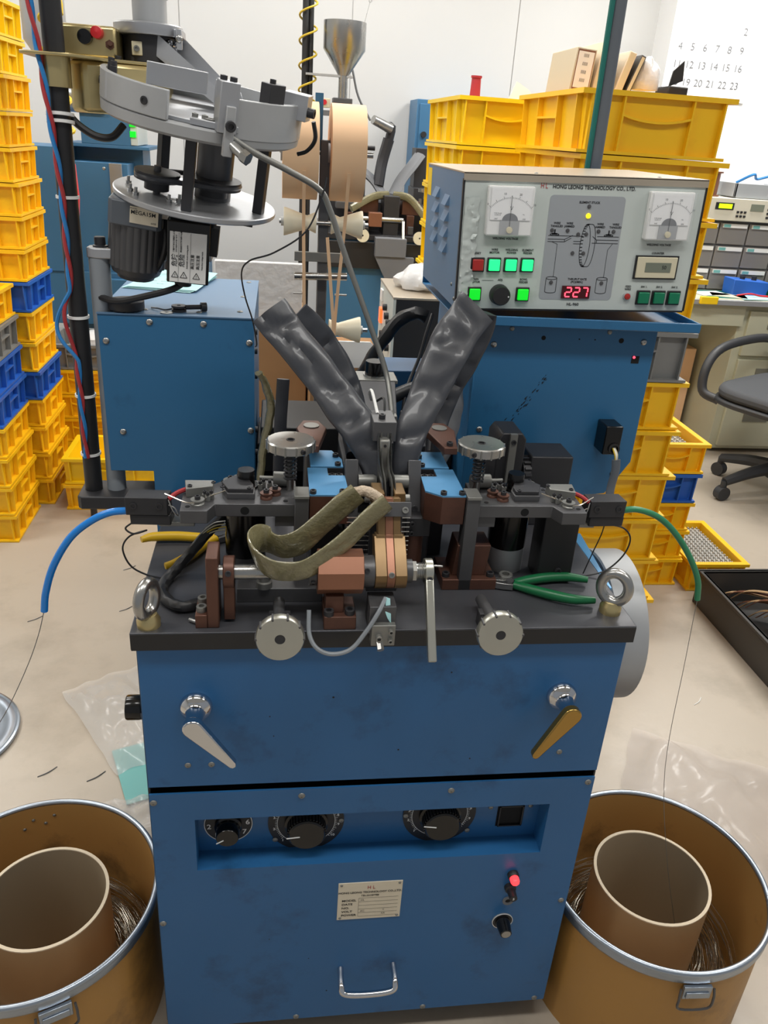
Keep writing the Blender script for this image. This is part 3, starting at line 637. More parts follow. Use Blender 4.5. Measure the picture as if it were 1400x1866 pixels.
# steel adjustment wheels at the table front
def adj_wheel(x, z, label):
    t = thing('adjustment_wheel', label, 'hand wheel', (x,-.02,ZP), 'round front adjustment wheels')
    pf = [(0.006,0),(.0265,0),(.0275,.0012),(.0275,.0105),(.0265,.012),(.006,.012),(.006,0)]
    ax = (0,-1,.10)
    MB().lathe(pf,(x,-.043,z-.001),ax,48).build('wheel', 'disc', t)
    MB().cyl((x,-.0545,z+.0001),(x,-.0425,z-.001),.0062,n=20).build('bore', 'oxdark', t)
    nt = MB()
    for k in range(10):
        a = 2*PI*k/10; nt.cyl((x+.0272*math.cos(a),-.0555,z+.0272*math.sin(a)),(x+.0272*math.cos(a),-.0425,z+.0272*math.sin(a)),.0014,n=8)
    nt.build('notches', 'oxide', t)
    MB().cyl((x,-.043,z-.001),(x-.001,.04,z-.009),.0072,n=18).build('shaft', 'oxide', t)
    MB().box((x-.013,-.004,ZP),(x+.013,.010,ZP+.020)).build('bearing_block', 'oxdark', t, .001)
    screw(t, (x-.009,-.004,ZP+.015), (0,-1,0), .003, .002)
adj_wheel(.1715,.827,'round steel adjustment wheel at the front left of the table')
adj_wheel(.4285,.828,'round steel adjustment wheel at the front right below the green pliers')
# sensor block with its grey cable
t = thing('sensor_block', 'small steel sensor block with cable and blue tape at the front edge', 'sensor', (.294,0,ZP))
MB().box((.2775,-.014,ZP),(.3095,.022,.843)).build('body', 'oxide', t, .001); MB().box((.280,-.022,.793),(.309,-.0065,.822)).build('clamp', 'oxlight', t, .001)
for p, r in (((.289,-.022,.806),.0042),((.303,-.022,.815),.003),((.303,-.022,.802),.003)): screw(t, p, (0,-1,0), r, .006, 'capl')
MB().cyl((.290,-.022,.800),(.291,-.032,.794),.0045,n=6).build('bolt', 'steel', t)
MB().tube([(.206,.002,.830),(.2065,-.014,.806),(.216,-.024,.792),(.234,-.027,.786),(.256,-.026,.792),(.274,-.022,.815),(.288,-.016,.838),(.297,-.004,.850)],.0027,8,8).build('cable', 'grey', t)
MB().add([(.296,-.0146,.836),(.303,-.0150,.832),(.304,-.0150,.820),(.299,-.0152,.828),(.297,-.006,.852),(.302,-.006,.850)],[(0,1,2,3),(0,4,5,1)]).build('tape', 'paper', t, label='torn pale blue tape')
def hose(t, nm, pts, w, th, m='rubber', seed=0, ref=(0,-1,.35), amp=1.0, wref=None):
    """flattened rubber sleeve: w = half widths along the path, th = half thicknesses"""
    S = spline(pts, 9); mb = MB(); n = 28; m_ = len(S); vs = []
    def lerp(L, u):
        q = u*(len(L)-1); j = min(int(q), len(L)-2); return L[j]+(L[j+1]-L[j])*(q-j)
    for i, p in enumerate(S):
        tg = S[min(i+1,m_-1)]-S[max(i-1,0)]; a, b = frame(tg, V(ref)); u = i/(m_-1)
        if wref: b, a = frame(tg, V(wref))
        wd = lerp(w, u); tk = lerp(th, u)
        for k in range(n):
            q = 2*PI*k/n; c, s_ = math.cos(q), math.sin(q)
            d = a*tk*math.copysign(abs(c)**.7, c)+b*wd*math.copysign(abs(s_)**.9, s_)
            x = p+d
            cr = noise.noise(V((x.x*30+seed, x.y*12, x.z*30))); fold = 1-abs(noise.noise(V((x.x*16+x.z*9, seed, x.z*22-x.x*8))))*3.2
            fold = max(0, fold)**2
            vs.append(x+a*c*(.0042*cr-.0055*fold)*(1-.35*abs(s_))*amp+b*s_*wd*.10*cr)
    fs = [(i*n+k, i*n+(k+1) % n, (i+1)*n+(k+1) % n, (i+1)*n+k) for i in range(m_-1) for k in range(n)]
    fs += [tuple(range(n-1,-1,-1)), tuple(range((m_-1)*n, m_*n))]
    return mb.add(vs, fs).build(nm, m, t)
# ------------------------------------------------------------------ braided strap in olive sleeve
t = thing('braided_strap', 'olive sleeved braided copper strap looped over the front shaft', 'cable', (.2,.03,.86))
pth = [(.264,.066,.956),(.246,.060,.941),(.222,.052,.921),(.196,.046,.900),(.174,.050,.890),(.155,.060,.893),(.143,.050,.899),(.138,.030,.900),(.146,.010,.894),(.166,.000,.886),(.195,.002,.884),(.222,.012,.895),(.250,.026,.913),(.276,.038,.936),(.298,.046,.953)]
hose(t,'sleeve',pth,[.015,.017,.016,.017,.018,.019,.019,.018,.016,.014,.013,.014,.014,.013,.012],[.0085,.005,.0036,.0032,.003,.003,.003,.003,.003,.003,.003,.0034,.004,.005,.006],'olive',3,(.35,-1,.25),.3,(-.25,-.15,1))
MB().tube([(.260,.067,.955),(.272,.068,.957),(.284,.066,.953),(.292,.062,.948)],.0068,10,5,wob=.0008,ws=200).build('braid', 'weave', t, label='bare woven copper braid end')
# comb of pins behind the clamp arms
t = thing('pin_comb', 'upright dark block with rows of fine steel pins behind the brass clamp', 'machine part', (.304,.1,ZP))
MB().box((.284,.085,ZP),(.325,.108,.925)).build('block', 'oxdark', t, .001)
pn = None
for k in range(15):
    z = .818+.0066*k
    if pn is None: pn = MB().cyl((.255,.090,z),(.336,.090,z),.0008,n=6).build('pin', 'steel', t); z0 = z
    else: q = inst(pn, t); q.location = (0,0,z-z0)
# ------------------------------------------------------------------ welding head in the middle
t = thing('spot_welder', 'dark welding head with spring steel blades between the two rubber sleeves', 'machine part', (.31,.3,ZP))
MB().box((.245,.135,ZP),(.372,.30,.868)).build('base_block', 'oxdark', t, .002)
MB().box((.262,.22,.868),(.356,.36,.915)).build('slide', 'oxdark', t, .002)
MB().prism([(.30,.90),(.36,.90),(.45,.988),(.45,.998),(.40,.998)],'x',.295,.352).build('inclined_bracket', 'oxide', t, .001)
MB().box((.290,.40,.994),(.356,.45,1.000)).build('top_plate', 'oxlight', t, .0008)
MB().lathe([(0,0),(.016,0),(.0165,.003),(.0165,.022),(.0155,.024),(0,.024)],(.322,.425,1.000),n=32).build('knob', 'blackgloss', t)
MB().cyl((.322,.425,.9995),(.322,.425,1.003),.019,n=32).build('washer', 'steel', t)
MB().box((.2685,.28,.915),(.288,.40,.985)).build('side_cheek', 'oxdark', t, .002); MB().box((.356,.28,.905),(.372,.36,.965)).build('side_cheek', 'oxdark', t, .002)
for k, x in enumerate((.2985,.3025,.311,.3148)):
    o = MB().tube([(x,.090,.934),(x,.105,.952),(x+(.0005 if k < 2 else -.0005),.135,.955),(x,.150,.968),(x,.168,.995)],.0065,8,6,flat=.16,ref=(1,0,0)).build('blade', 'steel' if k in (0,3) else 'oxlight', t)
MB().box((.2995,.152,.93),(.3135,.176,.992)).build('blade_block', 'oxlight', t, .003); screw(t, (.3065,.152,.984), (0,-1,0), .002, .001)
MB().box((.291,.165,.985),(.322,.215,1.012)).build('clamp_top', 'oxide', t, .001); screw(t, (.304,.18,1.012), r=.0045, h=.006)
for x0, x1 in ((.286,.300),(.3125,.3265)): MB().box((x0,.082,.917),(x1,.116,.948)).build('jaw', 'brass', t, .0012)
for x, d in ((.2835,-1),(.329,1)): screw(t, (x,.10,.933), (d,0,0), .0055, .006, 'capl')
for s in (0, 1):
    mx = (lambda x: x) if s == 0 else (lambda x: .6135-x)
    e = MB().prism([(.125,.868),(.165,.868),(.175,.948),(.160,.962),(.135,.905)],'x',mx(.256),mx(.2735)).build('electrode_holder', 'oxide', t, .0012)
    for y, z in ((.1315,.884),(.140,.902)): screw(e, (mx(.2645),y-.005,z), (0,-1,.3), .0045, .0025)
    MB().lathe([(0,0),(.009,0),(.009,.02),(.007,.024),(0,.024)],(mx(.2735),.15,.935),(1 if s == 0 else -1,0,0),20).build('terminal', 'oxlight', t)
MB().tube([(.300,.20,1.012),(.296,.24,1.03),(.300,.30,1.01),(.307,.33,.99)],.0022,6,6).build('wire', 'white', t)
MB().tube([(.310,.20,1.006),(.313,.24,1.02),(.309,.29,1.0)],.0018,6,6).build('wire', 'black', t)
# ------------------------------------------------------------------ rubber sleeves rising from the head
t = thing('rubber_sleeve', 'dark grey rubber sleeved power cable leaning left towards the paper-topped housing', 'cable', (.3,.2,.90), 'rubber power sleeves')
hose(t,'front_strand',[(.302,.160,.905),(.297,.172,.945),(.280,.192,.986),(.249,.225,1.022),(.212,.255,1.064),(.176,.282,1.100),(.155,.295,1.124)],[.015,.018,.025,.026,.025,.026,.0275],[.012,.013,.011,.010,.009,.0065,.003])
hose(t,'rear_strand',[(.196,.330,1.116),(.210,.338,1.098),(.232,.344,1.070),(.258,.340,1.030),(.276,.325,.992),(.284,.30,.955),(.284,.27,.925)],[.016,.021,.022,.022,.020,.018,.016],[.004,.008,.009,.009,.010,.011,.011],seed=4,ref=(.2,-1,.2))
t = thing('rubber_sleeve', 'dark grey rubber sleeved power cable leaning right towards the control panel', 'cable', (.35,.2,.90), 'rubber power sleeves')
hose(t,'front_strand',[(.338,.160,.905),(.337,.172,.945),(.346,.192,.988),(.370,.225,1.030),(.396,.255,1.078),(.424,.282,1.118),(.445,.295,1.140)],[.014,.017,.022,.026,.029,.030,.030],[.012,.013,.011,.010,.009,.0065,.003],seed=7)
hose(t,'rear_strand',[(.466,.325,1.126),(.462,.335,1.098),(.446,.338,1.050),(.425,.33,1.008),(.410,.315,.965),(.400,.28,.925)],[.016,.020,.020,.018,.016,.015],[.004,.008,.009,.010,.011,.011],seed=9,ref=(-.2,-1,.2))
# ------------------------------------------------------------------ wire feeders, one on each side
def feeder(side):
    L = side == 0; mx = (lambda x: x) if L else (lambda x: .614-x); sg = -1 if L else 1
    word = 'left' if L else 'right'
    def bx(a, b): return MB().box((mx(a[0]),a[1],a[2]),(mx(b[0]),b[1],b[2]))
    def pz(poly, a, b): return MB().prism([(mx(x),y) for x, y in poly],'z',a,b)
    t = thing('wire_feeder', 'black steel wire feeder table with guide rollers on the %s of the machine top' % word, 'machine part', (mx(.12),.13,ZP), 'wire feeders')
    pl = pz([(.052,.070),(.084,.070),(.092,.090),(.192,.090),(.192,.165),(.10,.165),(.085,.150),(.050,.140)],.911,.928).build('feeder_plate', 'oxide', t, .0008)
    bx((.165,.094,.896),(.190,.12,.911)).build('plate_web', 'oxide', t)
    bx((.189,.086,ZP),(.2065,.112,.940)).build('post', 'oxide', t, .001)
    bx((.1885,.084,.938),(.207,.114,.942)).build('post_cap', 'oxlight', t, .0005)
    z0 = ZP if L else ZP+.012
    mo = MB().cyl((mx(.126),.155,z0+.024),(mx(.126),.155,.899),.0268,n=40).build('motor', 'blackgloss', t)
    MB().cyl((mx(.126),.155,.899),(mx(.126),.155,.911),.0285,n=40).build('motor_flange', 'oxide', mo); MB().cyl((mx(.126),.155,ZP),(mx(.126),.155,z0+.024),.0268 if L else .0262,n=40).build('motor_end', 'oxide' if L else 'cast', mo)
    # black capstan cap and guides
    MB().lathe([(0,0),(.0155,0),(.0155,.003),(.0112,.003),(.0112,.022),(.0105,.0235),(0,.0235)],(mx(.128),.145,.928),n=32).build('capstan', 'blackgloss', t)
    pz([(.098,.128),(.106,.104),(.140,.104),(.140,.122),(.128,.150),(.112,.150)],.928,.936).build('guide_plate', 'oxide', t, .0008)
    pz([(.098,.130),(.107,.107),(.138,.107),(.138,.122),(.127,.150),(.112,.150)],.936,.941).build('guide_cover', 'oxdark', t, .0008)
    pz([(.056,.108),(.088,.118),(.088,.136),(.052,.136)],.928,.940).build('entry_block', 'oxlight', t, .0008); screw(t, (mx(.060),.116,.940), r=.003, h=.002)
    for x, y, r, h in ((.0715,.089,.0085,.007),(.154,.108,.0078,.008),(.165,.120,.0075,.008),(.108,.150,.0095,.007),(.119,.160,.0085,.007)):
        ro = MB().lathe([(0,0),(r,0),(r,h*.25),(r*.8,h*.5),(r,h*.75),(r,h),(0,h)],(mx(x),y,.928),n=24).build('guide_roller', 'oxlight' if r > .0083 else 'brown', t)
        screw(ro, (mx(x),y,.928+h), r=.0036, h=.0045)
    for x, y in ((.083,.098),(.087,.104),(.079,.103),(.146,.135),(.15,.142),(.158,.138)):
        MB().cbox((mx(x),y,.932),(.006,.004,.008)).build('clamp_bit', 'oxlight', t, .0006); screw(t, (mx(x),y,.936), r=.0022, h=.004)
    for x, y in ((.178,.1),(.06,.082),(.098,.160)): MB().cyl((mx(x),y,.9275),(mx(x),y,.9285),.003,n=14).build('hole', 'gap', t)
    for x, y in ((.1,.112),(.133,.109),(.088,.128)): screw(t, (mx(x),y,.941 if x > .09 else .940), r=.0028, h=.0015)
    MB().cyl((mx(.128),.0898,.919),(mx(.128),.0908,.919),.0055,n=18).build('hole', 'gap', t)
    MB().cyl((mx(.145),.150,.938),(mx(.163),.148,.938),.003).cyl((mx(.163),.148,.938),(mx(.189),.146,.938),.0095,n=24).build('feed_spindle', 'oxlight', t)
    MB().tube([(mx(.030),.110,.932),(mx(.064),.081,.933),(mx(.084),.099,.934),(mx(.104),.106,.939)],.0009,6,5).build('wire', 'wirebright', t)
    bx((.060,.12,.89),(.075,.14,.911)).build('lug', 'oxdark', t)
    # thumb wheel on its spring
    w = thing('thumb_wheel', 'silver knurled thumb wheel on a spring beside the %s blue cover' % word, 'hand wheel', (mx(.184),.135,.94), 'thumb wheels on springs')
    cx = mx(.184)
    MB().lathe([(.004,.005),(.0285,.0055),(.0305,.004),(.0305,-.006),(.0285,-.0075),(.004,-.0075)],(cx,.135,.992),n=48).build('wheel', 'steel', w)
    MB().lathe([(0,.003),(.004,.003),(.004,.0055),(.0055,.0055)],(cx,.135,.992),n=20).build('bore', 'oxdark', w)
    nn = MB()
    for k in range(14): a = 2*PI*k/14; nn.cyl((cx+.0302*math.cos(a),.135+.0302*math.sin(a),.9845),(cx+.0302*math.cos(a),.135+.0302*math.sin(a),.9965),.0013,n=6)
    nn.build('knurl_notches', 'oxlight', w); screw(w, (mx(.199),.1085,.990), (.5*sg*-1,-.87,0), .0032, .002)
    MB().tube([(cx+.0075*math.cos(2*PI*k/12),.135+.0075*math.sin(2*PI*k/12),.942+.043*k/96) for k in range(97)],.0014,6,1).build('spring', 'oxdark', w)
    MB().cyl((cx,.135,.928),(cx,.135,.99),.0045).build('stud', 'steel', w)
    # blue topped cover
    c = thing('cover_box', 'brown gear cover with bright blue lid on the %s of the brass clamp' % word, 'cover', (mx(.225),.13,.9), 'blue lidded covers')
    poly = [(.2075,.092),(.238,.092),(.258,.108),(.256,.155),(.234,.155),(.234,.180),(.2075,.180)] if not L else [(.2075,.092),(.257,.092),(.256,.155),(.234,.155),(.234,.180),(.2075,.180)]
    pz(poly,.900,.9385).build('box', 'brown', c, .0008); pz(poly,.9385,.9405).build('lid', 'bluesky', c)
    for x, y in ((.212,.097),(.249,.099) if L else (.236,.097)): screw(c, (mx(x),y,.9405), r=.0042, h=.0045)
    bx((.235,.156,.90),(.255,.178,.934)).build('bracket', 'oxlight', c, .0008)
    for x in (.240,.249): screw(c, (mx(x),.166,.934), r=.004, h=.004)
    # rear cover and bronze rocker
    r = thing('rear_cover', 'rear gear cover with blue lid behind the %s thumb wheel' % word, 'cover', (mx(.235),.215,ZP), 'rear blue lidded covers')
    rp = [(.212,.185),(.256,.185),(.256,.212),(.244,.245),(.212,.245)]
    pz(rp,ZP,.9385).build('box', 'oxdark', r, .001); pz(rp,.9385,.9405).build('lid', 'bluesky', r); screw(r, (mx(.248),.222,.9405), r=.0042, h=.0045)
    screw(r, (mx(.249),.19,.9405), r=.0042, h=.0045)
    k = thing('rocker_arm', 'bronze coloured rocker arm plate behind the %s thumb wheel' % word, 'machine part', (mx(.212),.24,ZP), 'bronze rocker arms')
    pz([(.194,.250),(.204,.282),(.226,.282),(.236,.252),(.222,.180),(.204,.180)],.962,.972).build('plate', 'brown', k, .001)
    MB().cyl((mx(.215),.258,.9715),(mx(.215),.258,.9735),.011,n=28).build('pivot', 'oxlight', k)
    MB().cyl((mx(.215),.258,ZP),(mx(.215),.258,.962),.010).build('pivot_post', 'oxide', k); screw(k, (mx(.213),.190,.972), r=.0045, h=.005)
    # sensor block at the outer end
    s = thing('wire_sensor', 'black tube clamp block where the %s wire tube enters' % ('blue' if L else 'green'), 'sensor', (mx(.01),.12,.89), 'wire tube clamps')
    dz = 0
    M = TM((mx(.008),.120,.913),0,(-1 if L else 1)*(1.5),(-5 if L else 5))
    MB(M).box((-.026,-.012,-.010),(.026,.014,.014)).build('block', 'oxdark', s, .001)
    MB(M).box((-.022,-.010,-.024),(.028,.014,-.0105)).build('bracket', 'oxdark', s, .001)
    for q in (-.016,.016): screw(s, tuple(M @ V((q,-.012,.003))), (0,-1,0), .0046, .0015, 'cap')
    MB().box((mx(.02),.112,.886),(mx(.064),.135,.892)).build('arm', 'oxlight', s, .0006)
    MB().tube([(mx(.034),.112,.924),(mx(.044),.118,.930),(mx(.058),.124,.934)],.0030,8,4).build('red_lead', 'wirered', s)
    MB().tube([(mx(.034),.108,.925),(mx(.040),.100,.914),(mx(.046),.102,.906),(mx(.042),.106,.914),(mx(.034),.108,.918)],.0008,6,5).build('spring_wire', 'steel', s)
feeder(0); feeder(1)
# brown angle bracket and dark pillar under the right feeder
t = thing('angle_bracket', 'brown angle bracket bolted to the table beside the green pliers', 'bracket', (.42,.1,ZP))
MB().box((.386,.086,ZP),(.460,.150,ZP+.016)).build('foot', 'brown', t, .001); MB().prism([(.400,ZP+.016),(.446,ZP+.016),(.450,.866),(.405,.866)],'y',.098,.140).build('upright', 'brown', t, .001)
for p in ((.392,.096),(.453,.096)): screw(t, (*p,ZP+.016), r=.0052, h=.006)
screw(t, (.478,.105,ZP), r=.0095, h=.014, kind='capl')
t = thing('support_pillar', 'black flat pillar holding the right wire feeder', 'bracket', (.545,.13,ZP))
MB().box((.523,.108,ZP),(.572,.150,.911)).build('pillar', 'black', t, .0015); screw(t, (.552,.108,.822), (0,-1,0), .0045, .003)
t = thing('support_pillar', 'dark round column under the right blue lidded cover', 'bracket', (.345,.14,ZP))
MB().cyl((.347,.130,ZP),(.347,.130,.872),.016,n=28).build('column', 'brown', t); MB().box((.335,.112,.872),(.368,.145,.899)).build('head', 'oxdark', t, .001)
for z in (.878,.892): screw(t, (.343,.112,z), (0,-1,0), .0034, .004)
t = thing('support_pillar', 'dark low block under the front shaft on the left', 'bracket', (.17,.08,ZP))
MB().box((.118,.060,ZP),(.225,.085,ZP+.020)).build('block', 'oxide', t, .001); MB().lathe([(0,0),(.010,0),(.010,.008),(.0075,.009),(.0075,.018),(0,.018)],(.152,.066,ZP+.02),n=24).build('stud', 'oxlight', t); MB().box((.212,.115,ZP),(.247,.178,.899)).build('web', 'oxdark', t)
# black gear covers behind the right feeder
t = thing('gear_cover', 'tall black gear cover with worn edges behind the right feeder', 'cover', (.517,.30,ZP))
MB().prism([(.497,ZP),(.538,ZP),(.540,.948),(.533,.958),(.503,.958),(.496,.948)],'y',.282,.34).build('cover', 'oxdark', t, .002); MB().box((.513,.276,ZP),(.524,.283,.958)).build('strap', 'oxlight', t); screw(t, (.5185,.276,.946), (0,-1,0), .004, .002)
t = thing('gear_cover', 'square black motor cover behind the right feeder', 'cover', (.585,.31,ZP))
MB().box((.553,.282,ZP),(.619,.345,.921)).build('cover', 'oxdark', t, .002)
gg = MB()
for k in range(18):
    a = 2*PI*k/18; M = Matrix.Translation((.548,.30+.027*math.cos(a),.885+.027*math.sin(a))) @ Matrix.Rotation(a,4,'X'); gg.box((-.005,-.003,-.002),(.005,.003,.002),M)
gg.cyl((.542,.30,.885),(.553,.30,.885),.026,n=32).build('gear', 'oxdark', t)
t = thing('side_gusset', 'blue triangular gusset plate at the right rear edge of the table', 'bracket', (.63,.28,.70))
MB().add([(.624,.09,.782),(.627,.09,.782),(.640,.255,.782),(.624,.255,.782),(.624,.09,.804),(.627,.09,.804),(.640,.255,.804),(.624,.255,.804)],[(3,2,1,0),(4,5,6,7),(0,1,5,4),(1,2,6,5),(2,3,7,6),(3,0,4,7)]).build('plate', 'bluesky', t)
# ------------------------------------------------------------------ loose tools and cables on the table
def pliers(label, M, hm, spread, jaw, hl, nm):
    t = thing(nm, label, 'pliers', group=None, M=M)
    for s in (-1, 1):
        a = [(0,s*.002,.007),(-.018,s*.011,.008),(-.045,s*(.016+spread*.5),.0085),(-.075,s*(.017+spread),.0085),(-hl,s*(.012+spread*1.2),.008)]
        MB().tube(a,[.0058,.0066,.0070,.0066,.0045],10,6).build('handle', hm, t, local=True)
        MB().prism([(.004,s*.001),(.002,s*.009),(.018,s*.0085),(jaw,s*.0012),(jaw,0)],'z',.002,.011).build('jaw', 'steel' if jaw > .03 else 'oxide', t, .0008, True)
    MB().cyl((.006,0,.001),(.006,0,.0125),.0055,n=20).build('pivot', 'oxide', t, local=True)
pliers('yellow handled pliers lying on the left of the table', TM((.080,.222,ZP),0,0,29), 'plieryellow', .026, .026, .092, 'pliers')
pliers('green handled long nose pliers lying on the right of the table', TM((.486,.089,ZP),0,0,170), 'pliergreen', .0125, .052, .104, 'long_nose_pliers')
single('black_conduit', MB().tube([(.124,.19,.902),(.100,.165,.880),(.070,.148,.850),(.044,.135,.822),(.028,.110,.8125),(.024,.080,.8125),(.034,.054,.8125),(.055,.040,.8125),(.082,.052,.8125)],.0072,10,8,wob=.0012,ws=120), 'black', 'ribbed black cable sheath curling on the table at left', 'cable')
t = thing('lead_wires', 'thin bundle of bare leads beside the left black motor', 'wire', (.09,.15,.85))
for k, c in enumerate(('cream','wireyellow','cream','oxlight')): MB().tube([(.101,.14,.868+.004*k),(.085,.145,.862+.004*k),(.068,.146,.852+.002*k),(.055,.142,.842)],.0009,6,6).build('lead', c, t)
single('sensor_wire', MB().tube([(-.012,.118,.889),(-.022,.118,.880),(-.012,.115,.874),(.004,.117,.878),(-.018,.12,.868),(-.028,.12,.850),(-.020,.12,.825),(.0,.12,.811),(.022,.118,.8065),(.034,.112,.8065)],.0012,6,8), 'black', 'thin black wire drooping from the left tube clamp to the table', 'wire')
single('sensor_wire', MB().tube([(.612,.118,.889),(.640,.12,.882),(.655,.122,.864),(.650,.122,.838),(.628,.12,.815),(.600,.12,.8065),(.585,.118,.8065)],.0012,6,8), 'black', 'thin black wire loop hanging from the right tube clamp', 'wire')
single('sensor_wire', MB().tube([(.612,.119,.889),(.612,.124,.868),(.606,.128,.835),(.598,.126,.8065)],.0009,6,8), 'black', 'short thin black wire below the right tube clamp', 'wire')
single('loose_pin', MB().cyl((.064,.018,ZP+.003),(.074,.012,ZP+.003),.0028,n=12), 'steel', 'tiny steel pin lying on the table near the left eye bolt', 'pin')
hh = MB().cyl((.436,.020,ZP-.0004),(.436,.020,ZP+.0003),.0105,n=6); single('table_hole', hh, 'gap', 'hexagonal dark hole in the table behind the right front wheel', 'hole')
single('wire_tube', MB().tube([(-.016,.118,.905),(-.040,.118,.902),(-.066,.119,.888),(-.092,.120,.864),(-.116,.121,.824),(-.130,.122,.784),(-.135,.122,.756)],.0048,10,8), 'tubeblue', 'bright blue plastic tube curving down from the left clamp', 'tube')
single('weld_wire', MB().tube([(-.135,.122,.757),(-.146,.12,.72),(-.166,.12,.67),(-.200,.118,.60),(-.245,.115,.52),(-.285,.112,.40),(-.300,.11,.24),(-.290,.11,.10)],.0006,5,8), 'oxlight', 'fine steel wire hanging from the blue tube to the left drum', 'wire')
single('wire_tube', MB().tube([(.628,.118,.909),(.655,.12,.910),(.690,.122,.897),(.722,.122,.870),(.752,.122,.832),(.772,.122,.796),(.779,.122,.764)],.0044,10,8), 'tubegreen', 'green plastic tube curving down from the right clamp', 'tube')
single('weld_wire', MB().tube([(.779,.122,.766),(.785,.120,.66),(.795,.11,.45),(.83,.09,.27),(.88,.08,.10)],.0005,5,6), 'oxlight', 'fine steel wire hanging from the green tube to the right drum', 'wire')
# cables behind the head
single('olive_cable', MB().tube([(.140,.35,1.02),(.150,.355,1.0),(.158,.36,.965),(.150,.36,.92),(.142,.355,.86),(.146,.34,.806)],.009,10,8,flat=.6,wob=.002,ws=60), 'olive', 'olive sleeved cable hanging beside the left blue housing', 'cable')
single('toothed_belt', MB().tube([(.176,.35,1.012),(.174,.35,.975),(.172,.345,.935),(.170,.34,.83)],.0095,8,4,flat=.3,ref=(0,1,0)), 'rubber', 'grey toothed belt behind the left thumb wheel', 'belt')
single('taped_hose', MB().tube([(.30,.62,.920),(.318,.61,.945),(.345,.60,.998),(.378,.60,1.050),(.410,.60,1.066),(.430,.60,1.060)],.0115,10,8,wob=.0025,ws=60), 'black', 'black taped cable hose arching behind the welding head', 'cable')
single('black_hose', MB().tube([(.268,.50,.955),(.285,.49,.968),(.300,.47,.965),(.312,.46,.940),(.312,.44,.87)],.012,10,8,wob=.002,ws=60), 'black', 'short black hose end beside the black knob', 'cable')
single('black_hose', MB().tube([(.36,.50,.94),(.40,.51,.955),(.45,.52,.965),(.4765,.52,.965)],.012,10,6), 'black', 'black hose running into the right blue housing', 'cable')
single('thin_cable', MB().tube([(.437,.58,1.07),(.425,.56,1.04),(.412,.54,1.0),(.395,.52,.965),(.386,.50,.945),(.38,.48,.91)],.003,6,8), 'black', 'thin black cable dropping behind the right rubber sleeve', 'cable')
single('cloth_sheath', MB().tube([(.47,.43,1.05),(.452,.42,1.0),(.445,.40,.95),(.425,.36,.90),(.40,.33,.87)],.021,12,8,flat=.5,ref=(0,1,0),wob=.006,ws=30), 'hazegrey', 'wrinkled grey sheath hanging beside the right blue housing', 'cable')
t = thing('rear_crossbeam', 'dark cross beam joining the two blue housings behind the table', 'machine part', (.3,.55,0))
MB().box((.1335,.48,0),(.4755,.62,.86)).build('beam', 'oxdark', t, .002)
MB().box((.36,.622,.80),(.475,.72,.955)).build('terminal_box', 'bluedark', t, .002)
MB().box((.14,.45,.82),(.27,.60,.90)).build('step', 'black', t, .002)
for x in (.385,.44): screw(t, (x,.622,.94), (0,-1,0), .005, .003, 'pan')
# ------------------------------------------------------------------ posts at the left
t = thing('post_bracket', 'black flat bracket carrying the two posts at the left housing', 'bracket', (-.08,.42,.78))
MB().prism([(-.147,.392),(-.141,.386),(-.028,.386),(-.028,.455),(-.141,.455),(-.147,.449)],'z',.778,.800).build('plate', 'oxdark', t, .002)
for x in (-.127,-.092): MB().cyl((x,.415,.772),(x,.415,.778),.007).build('bolt', 'oxdark', t)
t = thing('pole', 'black upright pole tied with red and blue cables', 'pole', (-.127,.42,.80))
MB().cyl((-.127,.42,.800),(-.119,.42,1.75),.0135,n=28).build('pole_tube', 'black', t)
def along(z): return -.127+.008*(z-.8)/.95
for z in (.862,.958,1.078,1.243): 
    MB().ring(.0138,.0155,-.002,.002,(along(z),.42,z),(0,0,1),28).build('cable_tie', 'white', t)
for z in (1.337,1.346): MB().ring(.0138,.018,-.002,.002,(along(z),.42,z),(0,.1,1),28).build('cable_tie', 'white', t)
def strand(off, m, amp, lab, nm, bulge):
    pts = []
    for k in range(60):
        z = 1.52-.66*k/59; ph = k*.75+off
        pts.append((along(z)-.003+.0022*math.cos(ph)-amp*max(0,math.sin((z-1.02)/.10*PI)) * (1 if 1.02 < z < 1.12 else 0)+(-.022*max(0,(z-1.25)/.27)**1.2), .4025+.0022*math.sin(ph), z))
    single(nm, MB().tube(pts,.0028,6,2), m, lab, 'cable')
strand(0,'wirered',.012,'twisted red cable running down the black pole','twisted_cable',0)
strand(PI,'wireblue',.024,'twisted light blue cable running down the black pole','twisted_cable',1)
t = thing('support_post', 'grey round post with clamp arm beside the black pole', 'post', (-.0895,.425,.80))
MB().cyl((-.092,.425,.800),(-.089,.425,1.163),.0148,n=32).build('post_tube', 'grey', t)
MB().prism([(-.104,.415),(-.09,.409),(.07,.425),(.07,.49),(-.09,.443),(-.104,.437)],'z',1.163,1.178).build('clamp_arm', 'alu', t, .002)
MB().lathe([(0,0),(.0105,0),(.0105,.002),(.0078,.003),(.0078,.013),(.007,.014),(0,.014)],(-.086,.425,1.178),n=24).build('bolt', 'oxdark', t)
MB().box((.05,.455,1.178),(.075,.482,1.237)).build('bracket', 'oxide', t, .001)
